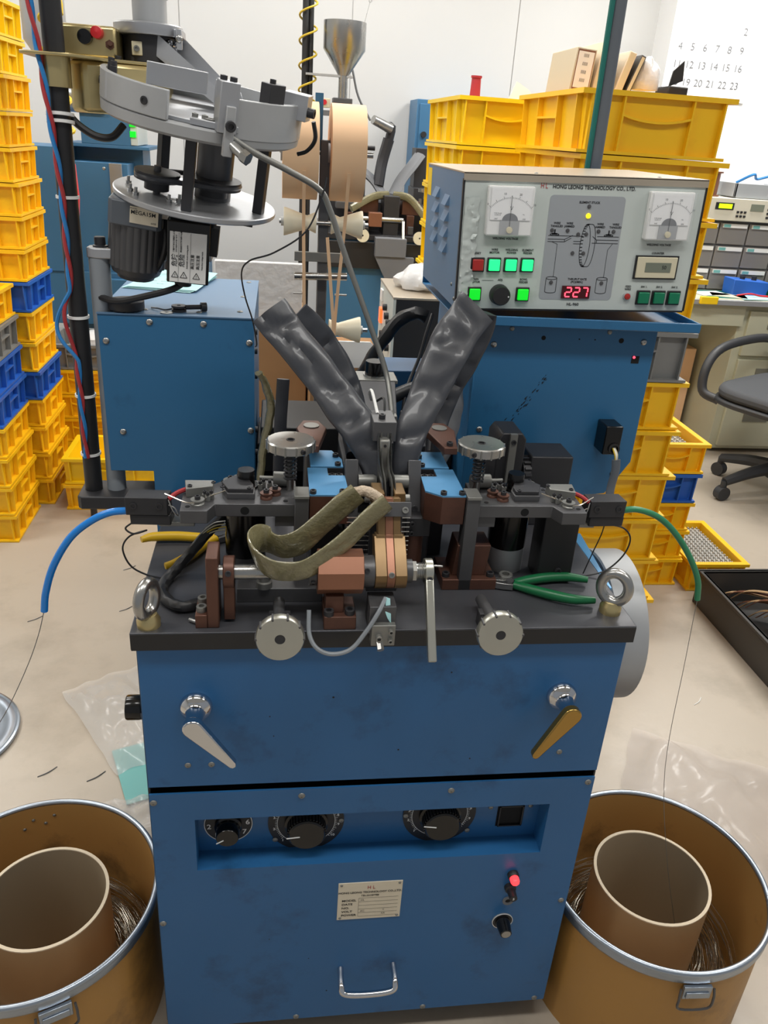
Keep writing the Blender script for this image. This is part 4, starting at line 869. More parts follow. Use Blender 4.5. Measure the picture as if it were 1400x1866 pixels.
# ------------------------------------------------------------------ rotary bowl feeder
FM = TM((.048,.452,1.243),0,0,0) @ Matrix.Rotation(math.radians(7.5),4,'Y') @ Matrix.Rotation(math.radians(7),4,'X')
def bowl_feeder():
    t = thing('bowl_feeder', 'tilted grey rotary bowl feeder with belt drive and hanging motor', 'machine', M=FM)
    def B(mb, nm, m, p=None, bev=0, label=None): return mb.build(nm, m, p or t, bev, True, label)
    def S(p, a=(0,0,1), r=.004, h=.004, k='cap', par=None): return screw(par or t, p, a, r, h, k, local=True)
    dg = math.radians
    B(MB().lathe([(0,0),(.1135,0),(.115,.0015),(.115,.0068),(.1135,.008),(0,.008)],n=64), 'lower_plate', 'alu')
    for a in (128, 268, -18):
        r = .095; c = (r*math.cos(dg(a)), r*math.sin(dg(a)))
        B(MB(Matrix.Translation((c[0],c[1],0)) @ Matrix.Rotation(dg(a),4,'Z')).box((-.007,-.007,.008),(.007,.007,.102)), 'column', 'oxdark', bev=.001)
    B(MB().cyl((.022,.01,.008),(.022,.01,.1),.026,n=28), 'spindle_housing', 'oxide')
    # bowl
    B(MB().lathe([(0,.100),(.126,.100),(.133,.104),(.134,.116),(.131,.118),(0,.118)],n=72), 'bowl_base', 'cast')
    B(MB().lathe([(0,.119),(.10,.119),(.112,.1225),(.118,.1225),(.118,.1185)],n=72), 'turntable', 'alu')
    w1 = B(MB().arc(.1265,.1345,.118,.152,dg(118),dg(256),36), 'ring_wall', 'cast', bev=.001)
    w2 = B(MB().arc(.1265,.1345,.112,.158,dg(292),dg(392),30), 'ring_wall', 'cast', bev=.001)
    B(MB().arc(.127,.134,.118,.150,dg(32),dg(118),20), 'ring_wall', 'cast')
    for a in (185,243): S((.1345*math.cos(dg(a)),.1345*math.sin(dg(a)),.134),(math.cos(dg(a)),math.sin(dg(a)),0),.005,.0015,'cap',w1)
    for a in (150,168,186,204): 
        p = (.121*math.cos(dg(a)),.121*math.sin(dg(a)),.152); MB().cbox(p,(.008,.008,.012)).build('adjuster', 'oxdark', w1, .001, True); S((p[0],p[1],.158),(0,0,1),.0042,.005,'cap',w1)
    B(MB(Matrix.Rotation(dg(232),4,'Z')).box((.118,-.05,.121),(.1262,.02,.150)), 'guide_strip', 'alu')
    B(MB(Matrix.Translation((-.02,-.085,.15)) @ Matrix.Rotation(dg(15),4,'Z')).box((-.045,-.002,0),(.03,.001,.026)), 'deflector', 'alu', bev=.001)
    B(MB(Matrix.Translation((.02,-.090,.14)) @ Matrix.Rotation(dg(8),4,'Z')).prism([(0,0),(.03,-.006),(.038,.008),(.032,.022),(0,.032)],'y',-.003,.003), 'cam_plate', 'alu', bev=.001)
    S((.048,-.095,.150),(0,-1,0),.006,.006)
    # exit gate blocks
    g = B(MB(Matrix.Rotation(dg(288),4,'Z')).box((.116,-.014,.118),(.142,.010,.176)), 'gate_block', 'alu', bev=.001)
    B(MB(Matrix.Rotation(dg(288),4,'Z')).box((.138,-.006,.092),(.147,.006,.150)), 'gate_plate', 'cast', g, .001); S((.1475*math.cos(dg(288)),.1475*math.sin(dg(288)),.128),(math.cos(dg(288)),math.sin(dg(288)),0),.0066,.004,'cap',g)
    for d in (-.006,.006): S((.128*math.cos(dg(287))+d,.128*math.sin(dg(287)),.176),(0,0,1),.0045,.005,'cap',g)
    s2 = B(MB(Matrix.Rotation(dg(318),4,'Z')).box((.112,-.012,.150),(.130,.016,.180)), 'sensor_block', 'oxdark', bev=.001); S((.121*math.cos(dg(318)),.121*math.sin(dg(318)),.18),(0,0,1),.004,.005,'cap',s2)
    e = B(MB(Matrix.Rotation(dg(346),4,'Z')).box((.112,-.016,.140),(.146,.012,.172)), 'end_block', 'alu', bev=.001); S((.146*math.cos(dg(343)),.146*math.sin(dg(343)),.152),(1,-.3,0),.0062,.010,'cap',e)
    B(MB().box((-.005,-.125,.119),(.055,-.100,.127)), 'track_rail', 'alu', bev=.001)
    for x in (0,.012,.036,.046): S((x,-.112,.127),(0,0,1),.004,.004,'capl')
    S((.02,-.115,.127),(0,0,1),.009,.002,'capl')
    nz = B(MB().cyl((.050,-.134,.106),(.066,-.146,.098),.0065,n=14), 'outlet_nozzle', 'steel'); B(MB().cyl((.064,-.145,.099),(.072,-.150,.096),.0085,n=6), 'outlet_nut', 'steel', nz)
    # belt drive
    p1, p2 = (-.052,-.030), (.022,.000)
    for (px, py), R in ((p1,.031),(p2,.040)):
        pu = B(MB().lathe([(0,0),(R*.55,0),(R*.55,.010),(R,.013),(R,.0165),(R*.9,.0185),(R,.0205),(R,.024),(0,.024)],(px,py,.014),n=36), 'pulley', 'oxdark')
        B(MB().cyl((px,py,.008),(px,py,.045),.005,n=14), 'pulley_shaft', 'oxide', pu)
    B(MB().tube([(p1[0]-.026,p1[1]-.012,.0325),(p1[0]-.018,p1[1]-.024,.0325),(p1[0]+.004,p1[1]-.029,.0325),(p2[0]+.008,p2[1]-.037,.0325),(p2[0]+.032,p2[1]-.02,.0325),(p2[0]+.037,p2[1]+.008,.0325),(p2[0]+.018,p2[1]+.034,.0325),(p2[0]-.01,p2[1]+.037,.0325),(p1[0]-.012,p1[1]+.027,.0325),(p1[0]-.027,p1[1]+.010,.0325)],.0035,8,6,True), 'drive_belt', 'rubber')
    for x, y in ((-.085,-.045),(-.075,-.062),(-.03,-.068),(-.018,-.052),(-.095,.0)): B(MB().cyl((x,y,.008),(x,y,.018),.0022,n=10).cyl((x,y,.008),(x,y,.012),.0042,n=6), 'stud', 'steel')
    # motor below
    mo = B(MB().prism([(-.110,-.066),(-.104,-.072),(-.044,-.072),(-.038,-.066),(-.038,.004),(-.044,.010),(-.104,.010),(-.110,.004)],'z',-.034,0), 'gear_motor', 'hazegrey' if 0 else 'pvcgrey', bev=.002)
    cy = (-.074,-.031); pf = []
    for k in range(72):
        a = 2*PI*k/72; rr = .0405 if k % 3 else .0385; pf.append((cy[0]+rr*math.cos(a), cy[1]+rr*math.sin(a)))
    B(MB().prism(pf,'z',-.096,-.034), 'finned_body', 'oxide', mo); B(MB().lathe([(.038,0),(.034,-.010),(.028,-.012),(.026,-.018),(0,-.018)],(cy[0],cy[1],-.096),n=40), 'end_bell', 'oxide', mo)
    mp = B(MB().box((-.080,-.0735,-.027),(-.042,-.0720,-.005)), 'rating_plate', 'label', mo)
    B(MB().text('MEGA15M', .0075, FT(-.062,-.0738,-.0125), sx=1.0, bold=.0001).text('MODEL', .003, FT(-.075,-.0738,-.0075)).text('6408', .0035, FT(-.048,-.0738,-.0235)), 'lettering', 'ink', mp)
    # capacitor box with warning label
    cb = B(MB(TM((.000,-.062,-.056),0,-3,4)).box((-.028,-.02,-.040),(.030,.02,.046)), 'capacitor_box', 'blackgloss', bev=.002)
    LM = TM((.000,-.062,-.056),0,-3,4)
    lb = B(MB(LM).box((-.024,-.0208,-.038),(.026,-.0202,.032)), 'warning_label', 'white', cb)
    tt = MB()
    R90 = Matrix.Rotation(math.radians(90),4,'Z')
    def vt(s_, x, z, sz): tt.text(s_, sz, LM @ FT(x,-.0212,z) @ R90, 'LEFT', 1, .00008)
    vt('危険',-.0170,-.016,.0088); vt('感電や機械の可動部による',-.0185,.004,.0024); vt('けがの恐れがあります',-.0150,.004,.0024)
    vt('危险',-.0070,-.016,.0088); vt('请勿接触机器转动部分以免',-.0085,.004,.0024); vt('DANGER Avoid moving parts',.0000,-.018,.0027)
    vt('高圧注意',.0075,-.018,.0052); vt('高压注意',.0150,-.018,.0052); vt('Hazardous voltage inside',.0205,-.018,.0026)
    for x0 in (-.0120,.0040): tt.box((x0,-.0212,-.037),(x0+.0003,-.0210,.031),LM)
    for cx in (-.0165,-.0045,.0130):
        for k in range(3):
            a0, a1 = PI/2+2*PI*k/3, PI/2+2*PI*(k+1)/3; pa = V((cx+.0055*math.cos(a0),0,-.0285+.0055*math.sin(a0))); pb = V((cx+.0055*math.cos(a1),0,-.0285+.0055*math.sin(a1)))
            tt.tube([LM @ V((pa.x,-.0211,pa.z)), LM @ V((pb.x,-.0211,pb.z))],.0004,4,1)
        tt.text('!', .0062, LM @ FT(cx,-.0212,-.0290))
    B(tt, 'lettering', 'ink', lb)
    B(MB().cyl((-.004,-.055,-.096),(-.004,-.055,-.106),.012,n=20), 'cable_gland', 'black', cb); B(MB().box((.029,-.05,-.06),(.040,-.03,-.02)), 'terminal', 'oxdark', cb)
    B(MB().box((-.030,-.045,-.010),(.085,.02,0)), 'mounting_block', 'black')
    B(MB().tube([(-.004,-.055,-.104),(-.018,-.068,-.112),(-.05,-.078,-.124),(-.09,-.075,-.140),(-.12,-.055,-.146)],.0048,8,8), 'power_cable', 'black')
    B(MB().tube([(-.034,-.05,-.02),(-.032,-.06,-.060),(-.044,-.05,-.095),(-.06,-.04,-.104)],.004,8,8), 'motor_lead', 'black')
    B(MB().tube([(.15,-.02,.14),(.156,-.015,.118),(.148,-.005,.10),(.135,.0,.092)],.003,6,6), 'sensor_cable', 'black')
    return t
bowl_feeder()
# ------------------------------------------------------------------ parts hopper above the bowl
def hopper():
    t = thing('parts_hopper', 'brass coloured parts hopper tray with knob box clamped to the black pole', 'hopper', (-.05,.5,1.36))
    MB().cyl((-.1220,.42,1.378),(-.1216,.42,1.4135),.0185,n=28).build('clamp_collar', 'zincyellow', t)
    MB().prism([(-.160,.398),(-.150,.392),(-.098,.392),(-.062,.44),(.02,.47),(.02,.60),(-.12,.60),(-.16,.47)],'z',1.413,1.417).build('tray_flange', 'zincyellow', t, .001)
    MB().prism([(-.112,.445),(-.09,.43),(.0,.46),(.012,.48),(.012,.59),(-.112,.59)],'z',1.350,1.413).build('tray_body', 'zincyellow', t, .006)
    kb = MB().box((-.128,.46,1.417),(-.050,.53,1.456)).build('knob_box', 'zincyellow', t, .004)
    MB().lathe([(0,0),(.0095,0),(.009,.010),(0,.011)],(-.089,.46,1.441),(0,-1,0),24).build('knob', 'blackgloss', kb)
    MB().lathe([(0,0),(.0078,0),(.0072,.012),(0,.014)],(-.073,.46,1.447),(0,-1,0),24).build('lamp', 'redlit' if 0 else 'redplastic', kb, label='red lamp')
    MB().cyl((-.058,.46,1.434),(-.056,.448,1.435),.003,n=10).cyl((-.058,.46,1.434),(-.058,.456,1.434),.006,n=6).build('toggle', 'brown', kb)
    MB().cyl((-.015,.52,1.417),(-.015,.52,1.452),.035,n=36).build('vibrator_drum', 'oxdark', t)
    MB().lathe([(.030,0),(.046,0),(.047,.002),(.047,.013),(.044,.015),(.030,.015)],(-.015,.52,1.452),n=48).build('hopper_ring', 'alu', t)
    MB().cyl((-.012,.52,1.466),(-.012,.52,1.505),.0235,n=36).lathe([(.0235,.0),(.026,.001),(.026,.006),(.0235,.007)],(-.012,.52,1.498),n=36).build('neck', 'cast', t)
    MB().lathe([(.0235,0),(.09,.09),(.09,.19)],(-.012,.52,1.505),n=40).build('funnel', 'steel', t)
    # outlet chute sloping right to the bowl
    ch = MB(); A = [(-.012,.492,1.436),(.012,.545,1.438),(.100,.530,1.368),(.090,.470,1.366)]
    def up(p, h): return (p[0], p[1], p[2]+h)
    ch.add(A+[up(p,.002) for p in A],[(0,1,2,3),(4,5,6,7),(0,1,5,4),(1,2,6,5),(2,3,7,6),(3,0,4,7)])
    c = ch.build('chute', 'alu', t)
    MB().add([(-.012,.491,1.434),(.090,.469,1.364),(.092,.469,1.384),(-.002,.491,1.456),(-.012,.490,1.434),(.090,.468,1.364),(.092,.468,1.384),(-.002,.490,1.456)],[(0,1,2,3),(4,5,6,7),(0,1,5,4),(1,2,6,5),(2,3,7,6),(3,0,4,7)]).build('chute_wall', 'alu', c)
    MB().add([(.012,.546,1.436),(.100,.531,1.366),(.102,.531,1.392),(.020,.546,1.466),(.012,.548,1.436),(.100,.533,1.366),(.102,.533,1.392),(.020,.548,1.466)],[(0,1,2,3),(4,5,6,7),(0,1,5,4),(1,2,6,5),(2,3,7,6),(3,0,4,7)]).build('chute_wall', 'alu', c)
    MB().box((.000,.492,1.452),(.034,.54,1.462)).box((.026,.485,1.437),(.034,.492,1.462)).build('chute_hood', 'alu', t, .001)
    screw(t, (.030,.485,1.450), (0,-1,0), .005, .003, 'pan'); MB().box((-.034,.484,1.426),(-.020,.488,1.443)).build('clip', 'cream', t, .001); screw(t, (-.027,.484,1.434), (0,-1,0), .004, .003, 'capl')
    sm = MB(); rn = random.Random(3)
    for k in range(60):
        p = V((rn.uniform(-.012,.026), rn.uniform(.493,.52), rn.uniform(1.437,1.448))); d = V((rn.uniform(-1,1),rn.uniform(-1,1),rn.uniform(-.5,.5))).normalized()*.003
        sm.cyl(p-d,p+d,.0018,n=6)
    single('metal_caps', sm, 'chrome', 'heap of tiny shiny metal caps in the hopper mouth', 'metal caps', kind='stuff')
hopper()
single('black_cable', MB().tube([(-.112,.428,1.345),(-.100,.43,1.333),(-.080,.432,1.322),(-.060,.436,1.322),(-.045,.445,1.338)],.005,8,6), 'black', 'black cable sagging from the pole below the brass hopper tray', 'cable')
# feed tube and loose wire
single('feed_tube', MB().tube([(.103,.306,1.336),(.135,.32,1.318),(.180,.34,1.298),(.222,.36,1.276),(.238,.365,1.250),(.262,.365,1.19),(.300,.36,1.10),(.326,.345,1.035),(.333,.32,1.0),(.335,.30,.975)],.0042,10,8), 'oxlight', 'long grey steel feed tube running from the bowl down to the welding head', 'tube')
t = thing('tube_connector', 'small steel block holding the lower end of the feed tube', 'connector', (.335,.29,.90))
MB().box((.327,.285,.865),(.345,.31,.950)).build('block', 'oxide', t, .001); MB().box((.329,.290,.950),(.342,.305,.978)).build('clamp', 'oxlight', t, .001); screw(t, (.334,.285,.938), (0,-1,0), .006, .004, 'pan')
single('thin_wire', MB().tube([(.232,.360,1.292),(.226,.355,1.268),(.205,.35,1.222),(.162,.35,1.192),(.128,.36,1.178),(.116,.37,1.160),(.120,.38,1.125),(.130,.388,1.090),(.136,.393,1.055),(.134,.393,1.048)],.0012,6,8), 'black', 'thin black wire drooping from the feed tube to the left housing', 'wire')
# things lying on the left housing
t = thing('note_sheets', 'folded pale blue note sheets under the feeder motor', 'paper', (-.02,.64,1.0895))
for k in range(3):
    M = TM((-.015+.002*k,.66+.003*k,1.0899+.0012*k),0,0,-12+1.5*k)
    vs = []; fs = []
    for j in range(9):
        for i in range(9): vs.append((-.062+.118*i/8, -.080+.16*j/8, .0015*math.sin(i*.9+k)*(j/8)+.0008+.004*(j/8)**2*(k == 2)))
    for j in range(8):
        for i in range(8): fs.append((j*9+i,j*9+i+1,(j+1)*9+i+1,(j+1)*9+i))
    MB(M).add(vs,fs).build('sheet', 'paper', t)
M = TM((-.011,.666,1.0965),0,0,-9)
hn = MB()
for r_ in range(5):
    for c_ in range(4):
        if random.random() < .75: hn.box((-.04+.024*c_,-.06+.024*r_,0),(-.04+.024*c_+random.uniform(.006,.018),-.0585+.024*r_,.0002),M)
hn.build('handwriting', 'hazegrey', t)
single('rubber_disc', MB().lathe([(0,0),(.0255,0),(.0265,.002),(.0265,.012),(.025,.0135),(.010,.0135),(.009,.0148),(0,.0148)],(-.056,.424,1.0915),n=40), 'oxdark', 'flat dark rubber disc on the front left of the housing top', 'disc')
single('loose_bolt', MB().cyl((.030,.425,1.0965),(.052,.432,1.0965),.0036,n=12).cyl((.052,.432,1.0965),(.060,.4345,1.0965),.0068,n=14), 'oxdark', 'loose black socket bolt lying on the housing top', 'bolt')
single('small_pulley', MB().lathe([(.003,0),(.011,0),(.011,.003),(.008,.0045),(.011,.006),(.011,.009),(.003,.009)],(.020,.428,1.0895),n=24), 'oxdark', 'small black grooved pulley beside the loose bolt', 'pulley')
single('washer', MB().ring(.003,.0095,0,.0015,(.004,.412,1.0895),n=28), 'steel', 'flat steel washer near the rubber disc', 'washer')
single('spring_clip', MB().tube([(-.022,.44,1.091),(-.012,.43,1.0925),(.0,.425,1.0915),(.010,.43,1.0925)],.0012,6,6), 'oxide', 'bent wire clip lying beside the rubber disc', 'clip')
# ------------------------------------------------------------------ stacking crates
CR = {}
def crate_proto(key, w, d, h, m):
    """parts of one stacking crate in local coordinates, origin at the bottom centre"""
    ti = .016; th = .004; a, b = w/2, d/2; z1 = h
    def loop(x, y, z): return [(-x,-y,z),(x,-y,z),(x,y,z),(-x,y,z)]
    mb = MB(); L = [loop(a-ti-.006,b-ti-.006,0), loop(a-ti,b-ti,z1), loop(a-ti-th,b-ti-th,z1), loop(a-ti-th-.006,b-ti-th-.006,.006)]
    vs = sum(L, []); fs = [(3,2,1,0)]
    for i in range(3):
        for k in range(4): fs.append((i*4+k,i*4+(k+1) % 4,(i+1)*4+(k+1) % 4,(i+1)*4+k))
    fs.append((12,13,14,15)); mb.add(vs, fs)
    def me(mb, nm):
        o = mb.build(nm, m, None); x = o.data; bpy.data.objects.remove(o); return x
    parts = [('body', me(mb,'crate_body'), [Matrix.Identity(4)])]
    def fr(x, y, z0, z1_, q): return MB().box((-x,-y,z0),(x,-y+q,z1_)).box((-x,y-q,z0),(x,y,z1_)).box((-x,-y+q,z0),(-x+q,y-q,z1_)).box((x-q,-y+q,z0),(x,y-q,z1_))
    parts.append(('rim', me(fr(a,b,h-.010,h+.001,ti+.003),'crate_rim'), [Matrix.Identity(4)]))
    parts.append(('base_flange', me(fr(a-.004,b-.004,.001,.008,ti+.006),'crate_base'), [Matrix.Identity(4)]))
    rib = me(MB().prism([(-b+ti+.004,.006),(-b+.006,.006),(-b+.002,h-.008),(-b+ti+.001,h-.008)],'x',-.002,.002),'crate_rib'); ms = []
    for fx in (-.86,-.45,.45,.86): ms.append(Matrix.Translation((fx*a,0,0))); ms.append(Matrix.Rotation(PI,4,'Z') @ Matrix.Translation((fx*a,0,0)))
    parts.append(('rib', rib, ms))
    rib2 = me(MB().prism([(a-ti-.004,.006),(a-.006,.006),(a-.002,h-.008),(a-ti-.001,h-.008)],'y',-.002,.002),'crate_rib'); ms = []
    for fy in (-.82,-.3,.3,.82): ms.append(Matrix.Translation((0,fy*b,0))); ms.append(Matrix.Rotation(PI,4,'Z') @ Matrix.Translation((0,fy*b,0)))
    parts.append(('rib', rib2, ms))
    hl = MB(); n = 8
    for i in range(n):
        x0, x1 = -.45*a+.9*a*i/n, -.45*a+.9*a*(i+1)/n
        f = lambda x: h*.62-.012*(1-(x/(.45*a))**2)
        hl.add([(x0,-b+.004,f(x0)),(x1,-b+.004,f(x1)),(x1,-b+ti+.002,f(x1)),(x0,-b+ti+.002,f(x0)),(x0,-b+.004,f(x0)+.005),(x1,-b+.004,f(x1)+.005),(x1,-b+ti+.002,f(x1)+.005),(x0,-b+ti+.002,f(x0)+.005)],[(0,1,2,3),(4,5,6,7),(0,1,5,4),(2,3,7,6),(0,3,7,4),(1,2,6,5)])
    parts.append(('grip_bar', me(hl,'crate_grip'), [Matrix.Identity(4), Matrix.Rotation(PI,4,'Z')]))
    hs = MB().box((a-ti-.002,-.3*b,h*.55),(a-.004,.3*b,h*.55+.005))
    parts.append(('grip_bar', me(hs,'crate_grip'), [Matrix.Identity(4), Matrix.Rotation(PI,4,'Z')]))
    CR[key] = parts
def crate(key, x, y, z, rz, label, group):
    M = Matrix.Translation((x,y,z)) @ Matrix.Rotation(math.radians(rz),4,'Z')
    t = thing('stacking_crate', label, 'crate', group=group, M=M)
    for nm, me, ms in CR[key]:
        for m in ms:
            o = bpy.data.objects.new(nm, me); COL.objects.link(o); o.parent = t; o.matrix_local = m
    return t
ORD = ['lowest','second','third','fourth','fifth','sixth','seventh','eighth','ninth','tenth','eleventh','twelfth','thirteenth','fourteenth','fifteenth']
CN = {'yellow': 'yellow', 'yellowb': 'bright yellow', 'crateblue': 'blue', 'crategrey': 'grey'}
def stack(x, y, w, d, h, cols, rz, where, group, lean=0.0, jit=.004, z0=0):
    rn = random.Random(int(x*1000)+int(y*77)); n = len(cols)
    for k, c in enumerate(cols):
        key = (w,d,h,c)
        if key not in CR: crate_proto(key, w, d, h, c)
        pos = 'topmost' if k == n-1 else ORD[k]+(' up' if k else '')
        crate(key, x+lean*(k/n)+rn.uniform(-jit,jit), y+rn.uniform(-jit,jit), z0+k*(h+.0025), rz+rn.uniform(-.8,.8), '%s crate, %s, %s' % (CN[c], pos, where), group)
Yw, B_, G_, Yb = 'yellow', 'crateblue', 'crategrey', 'yellowb'
# right stack behind the control panel
stack(1.115,1.400,.37,.545,.1315,[Yw,Yw,Yw,Yw,Yw,Yw,G_,Yw,Yw,Yw,Yw],0,'in the tall stack behind the control panel','crates behind the control panel',-.094,.004)
stack(.855,2.03,.30,.54,.131,[Yb]*11,0,'in the bright stack left of the tall one','crates left of the tall stack',-.02,.003)
stack(1.43,1.60,.235,.34,.102,[Yw,Yw,Yw,B_,Yw],0,'in the low stack right of the flywheel','crates with perforated strips')
stack(1.665,1.56,.21,.34,.105,[Yw],0,'alone on the floor by the dark tray','crates with perforated strips')
for (x, y, z, w, d, lab) in ((1.43,1.60,.458,.17,.28,'perforated metal strips filling the top crate right of the flywheel'),(1.665,1.56,.055,.15,.28,'perforated metal strips filling the low crate beside the dark tray')):
    mb = MB(); rn = random.Random(5)
    for i in range(9):
        for k in range(3):
            x0 = x-w/2+w*i/9; mb.box((x0+.002,y-d/2,z+.012*k+rn.uniform(0,.006)),(x0+w/9-.004,y+d/2,z+.012*k+.008))
            if k == 2:
                for j in range(16): mb.box((x0+.006,y-d/2+d*j/16+.004,z+.034),(x0+w/9-.008,y-d/2+d*j/16+.012,z+.040))
    mb.box((x-w/2,y-d/2,z-.005 if z > .1 else z-.045),(x+w/2,y+d/2,z+.002))
    single('perforated_strips', mb, 'meshmetal', lab, 'metal strips', kind='stuff')
# left stacks
stack(-.855,1.89,.30,.30,.1005,[Yw,Yw,Yw,Yw,B_,B_,G_,Yw],0,'in the shorter stack at the left edge','crates at the left',.0,.004)
stack(-.812,2.205,.30,.30,.1005,[Yw,Yw,Yw,Yw,B_,Yw,Yw,B_,Yw,Yw,Yw,Yw,Yw,Yw,Yb,Yb],0,'in the tall stack at the left edge','crates at the left',.0,.004)
stack(-.44,2.14,.35,.26,.1005,[Yw,Yb],0,'in the low open pair behind the black pole','crates at the left')
stack(-.60,2.60,.32,.30,.1005,[Yw,Yw,Yw,Yw,G_],0,'in the bag-topped stack behind the black pole','crates at the left')
def lump(name, c, r, sc, m, label, cat, amp=.25, fr=9, n=24, seed=0):
    mb = MB().ball((0,0,0),1,n); vs = []
    for p in mb.v:
        q = V(p); f = 1+amp*noise.noise(V((q.x*1.5+seed,q.y*1.5,q.z*1.5)))+amp*.5*noise.noise(q*fr*.5+V((seed,0,0)))
        z = max(q.z*f,-.55); vs.append((c[0]+q.x*f*r*sc[0], c[1]+q.y*f*r*sc[1], c[2]+z*r*sc[2]))
    mb.v = vs; return single(name, mb, m, label, cat)
lump('plastic_bag',(-.58,2.60,.46),.10,(1,.95,.8),'bagwhite','crumpled clear bag lying in the grey crate behind the pole','bag',.3)
# ------------------------------------------------------------------ books on the tall stack
def book(x, y, z, w, d, h, tilt, m, label):
    M = TM((x,y,z),0,tilt,0); t = thing('binder', label, 'binder', group='files on the crates', M=M)
    MB().box((0,0,0),(w,d,h)).build('cover', m, t, .002, True); MB().box((.003,-.001,.004),(w-.003,d-.004,h-.004)).build('pages', 'cream', t, 0, True)
    return t
zt = 11*.134+.001
b = book(.890,1.38,zt,.052,.20,.100,4,'papertan','tan magazine file with red framed label standing on the top crate')
MB().box((.006,-.003,.012),(.046,-.0012,.092)).build('label', 'white', b, 0, True); MB().box((.004,-.0022,.008),(.048,-.001,.096)).build('label_border', 'redplastic' if 0 else 'copper', b, 0, True)
lt = MB()
for k in range(4): lt.text(('HL-960','SPARE','PARTS','1-2')[k] if 0 else 'IIIII', .011, FT(.026,-.0034,.083-.018*k))
lt.build('lettering', 'ink', b, 0, True)
book(.948,1.38,zt,.018,.20,.118,8,'cardedge','cream folder leaning beside the tan magazine file'); book(.974,1.38,zt,.014,.20,.112,10,'cast','grey folder leaning behind the pipe'); book(1.005,1.38,zt,.020,.19,.105,16,'cardedge','cream booklet leaning right of the pipe'); book(1.033,1.38,zt,.014,.19,.100,19,'tray','dark booklet leaning right of the pipe'); 
lump('plastic_bag',(1.098,1.42,zt+.045),.040,(1,1,1.2),'bagwhite','clear wrapped bundle on the top crate','bag',.25,seed=3)
t = thing('paper_clip_stand', 'small black clip stand on the top crate at right', 'stationery', (1.165,1.40,zt)); MB().box((1.142,1.36,zt),(1.195,1.44,zt+.03)).build('base', 'black', t, .003); MB().prism([(1.155,zt+.03),(1.19,zt+.045),(1.185,zt+.09),(1.16,zt+.065)],'y',1.39,1.395).build('flap', 'black', t)
single('pipe', MB().cyl((.752,.75,1.10),(.742,.75,2.72),.0135,n=24), 'pvcgrey', 'grey conduit pipe rising behind the control panel', 'pipe')
single('earth_cable', MB().tube([(.7365,.742,1.10),(.7335,.742,1.6),(.7265,.742,2.72)],.0052,8,6), 'pvcgreen', 'green cable running along the grey pipe', 'cable')
# ------------------------------------------------------------------ tape reels on their stand
t = thing('reel_stand', 'dark steel stand holding the paper tape reels and rollers', 'stand', (.268,1.10,0))
MB().box((.258,1.095,.01),(.281,1.118,1.33)).build('post', 'oxide', t, .002); MB().box((.12,.96,0),(.42,1.25,.012)).build('base', 'oxide', t, .002)
MB().cyl((.17,1.105,1.305),(.375,1.105,1.305),.006).build('reel_axle', 'steel', t); MB().cyl((.17,1.09,1.160),(.37,1.09,1.160),.005).build('roller_axle', 'steel', t); MB().cyl((.17,1.08,.925),(.38,1.08,.925),.005).build('roller_axle', 'steel', t)
MB().cyl((.205,1.07,1.045),(.325,1.07,1.048),.0085,n=20).build('guide_rod', 'steel', t); MB().box((.205,1.09,1.075),(.325,1.098,1.096)).build('guide_plate', 'oxlight', t, .001)
MB().box((.245,1.10,1.30),(.262,1.115,1.42)).build('upper_post', 'bgblue', t); MB().cyl((.356,1.105,1.32),(.378,1.105,1.32),.005).build('wing_bolt', 'oxdark', t)
for k, x in enumerate((.215,.31)): MB().cyl((x-.012,1.064,1.008),(x+.016,1.064,1.008),.0022,n=8).build('guide_pin', 'steel', t)
def reel(x0, x1, lab):
    t = thing('tape_reel', lab, 'reel', (x0,1.105,1.21), 'paper tape reels')
    MB().lathe([(.030,x0),(.098,x0),(.098,x1),(.030,x1),(.030,x0)],(0,1.105,1.305),(1,0,0),72).build('tape_roll', 'kraft', t)
    MB().lathe([(.006,x0+.002),(.030,x0+.002),(.030,x1-.002),(.006,x1-.002)],(0,1.105,1.305),(1,0,0),40).build('core', 'kraftdark', t)
    MB().cyl((x0-.004,1.105,1.305),(x0+.002,1.105,1.305),.022,n=28).build('hub', 'cast', t)
reel(.176,.252,'left kraft paper tape reel next to the bowl feeder'); reel(.279,.352,'right kraft paper tape reel next to the steel hopper')
def cone(xa, xb, ra, rb, y, z, lab):
    t = thing('cone_roller', lab, 'roller', (xa,y,z-.03), 'ivory cone rollers'); s = 1 if xb > xa else -1; L = abs(xb-xa)
    MB().lathe([(.006,0),(rb,0),(rb,.004),(ra,L*.70),(ra,L*.74),(ra*1.5,L*.98),(ra*1.5,L),(.006,L)],(xa,y,z),(s,0,0),40).build('spool', 'ivory', t)
    MB().cyl((xa-s*.006,y,z),(xa+s*.002,y,z),.010,n=16).build('nut', 'cast', t)
cone(.180,.252,.015,.030,1.09,1.160,'upper left ivory cone roller under the tape reels'); cone(.356,.286,.015,.030,1.09,1.160,'upper right ivory cone roller under the tape reels')
cone(.185,.254,.015,.027,1.08,.925,'lower left ivory cone roller behind the left sleeve'); cone(.362,.288,.015,.030,1.08,.925,'lower right ivory cone roller beside the taped hose')
def tape(pts, lab):
    single('paper_tape', MB().tube(pts,.0042,6,5,flat=.14,ref=(0,1,.1)), 'kraft', lab, 'tape', 'hanging paper tapes')
tape([(.221,1.004,1.27),(.223,1.045,1.17),(.226,1.045,1.05),(.229,1.045,.94),(.231,1.03,.84)], 'left paper tape hanging from the left reel')
tape([(.315,1.004,1.27),(.3135,1.045,1.16),(.306,1.05,1.05),(.300,1.055,.94),(.296,1.06,.84)], 'right paper tape hanging from the right reel')
tape([(.276,1.045,1.135),(.285,1.042,1.05),(.296,1.04,.94),(.303,1.03,.83)], 'middle paper tape running between the cone rollers')
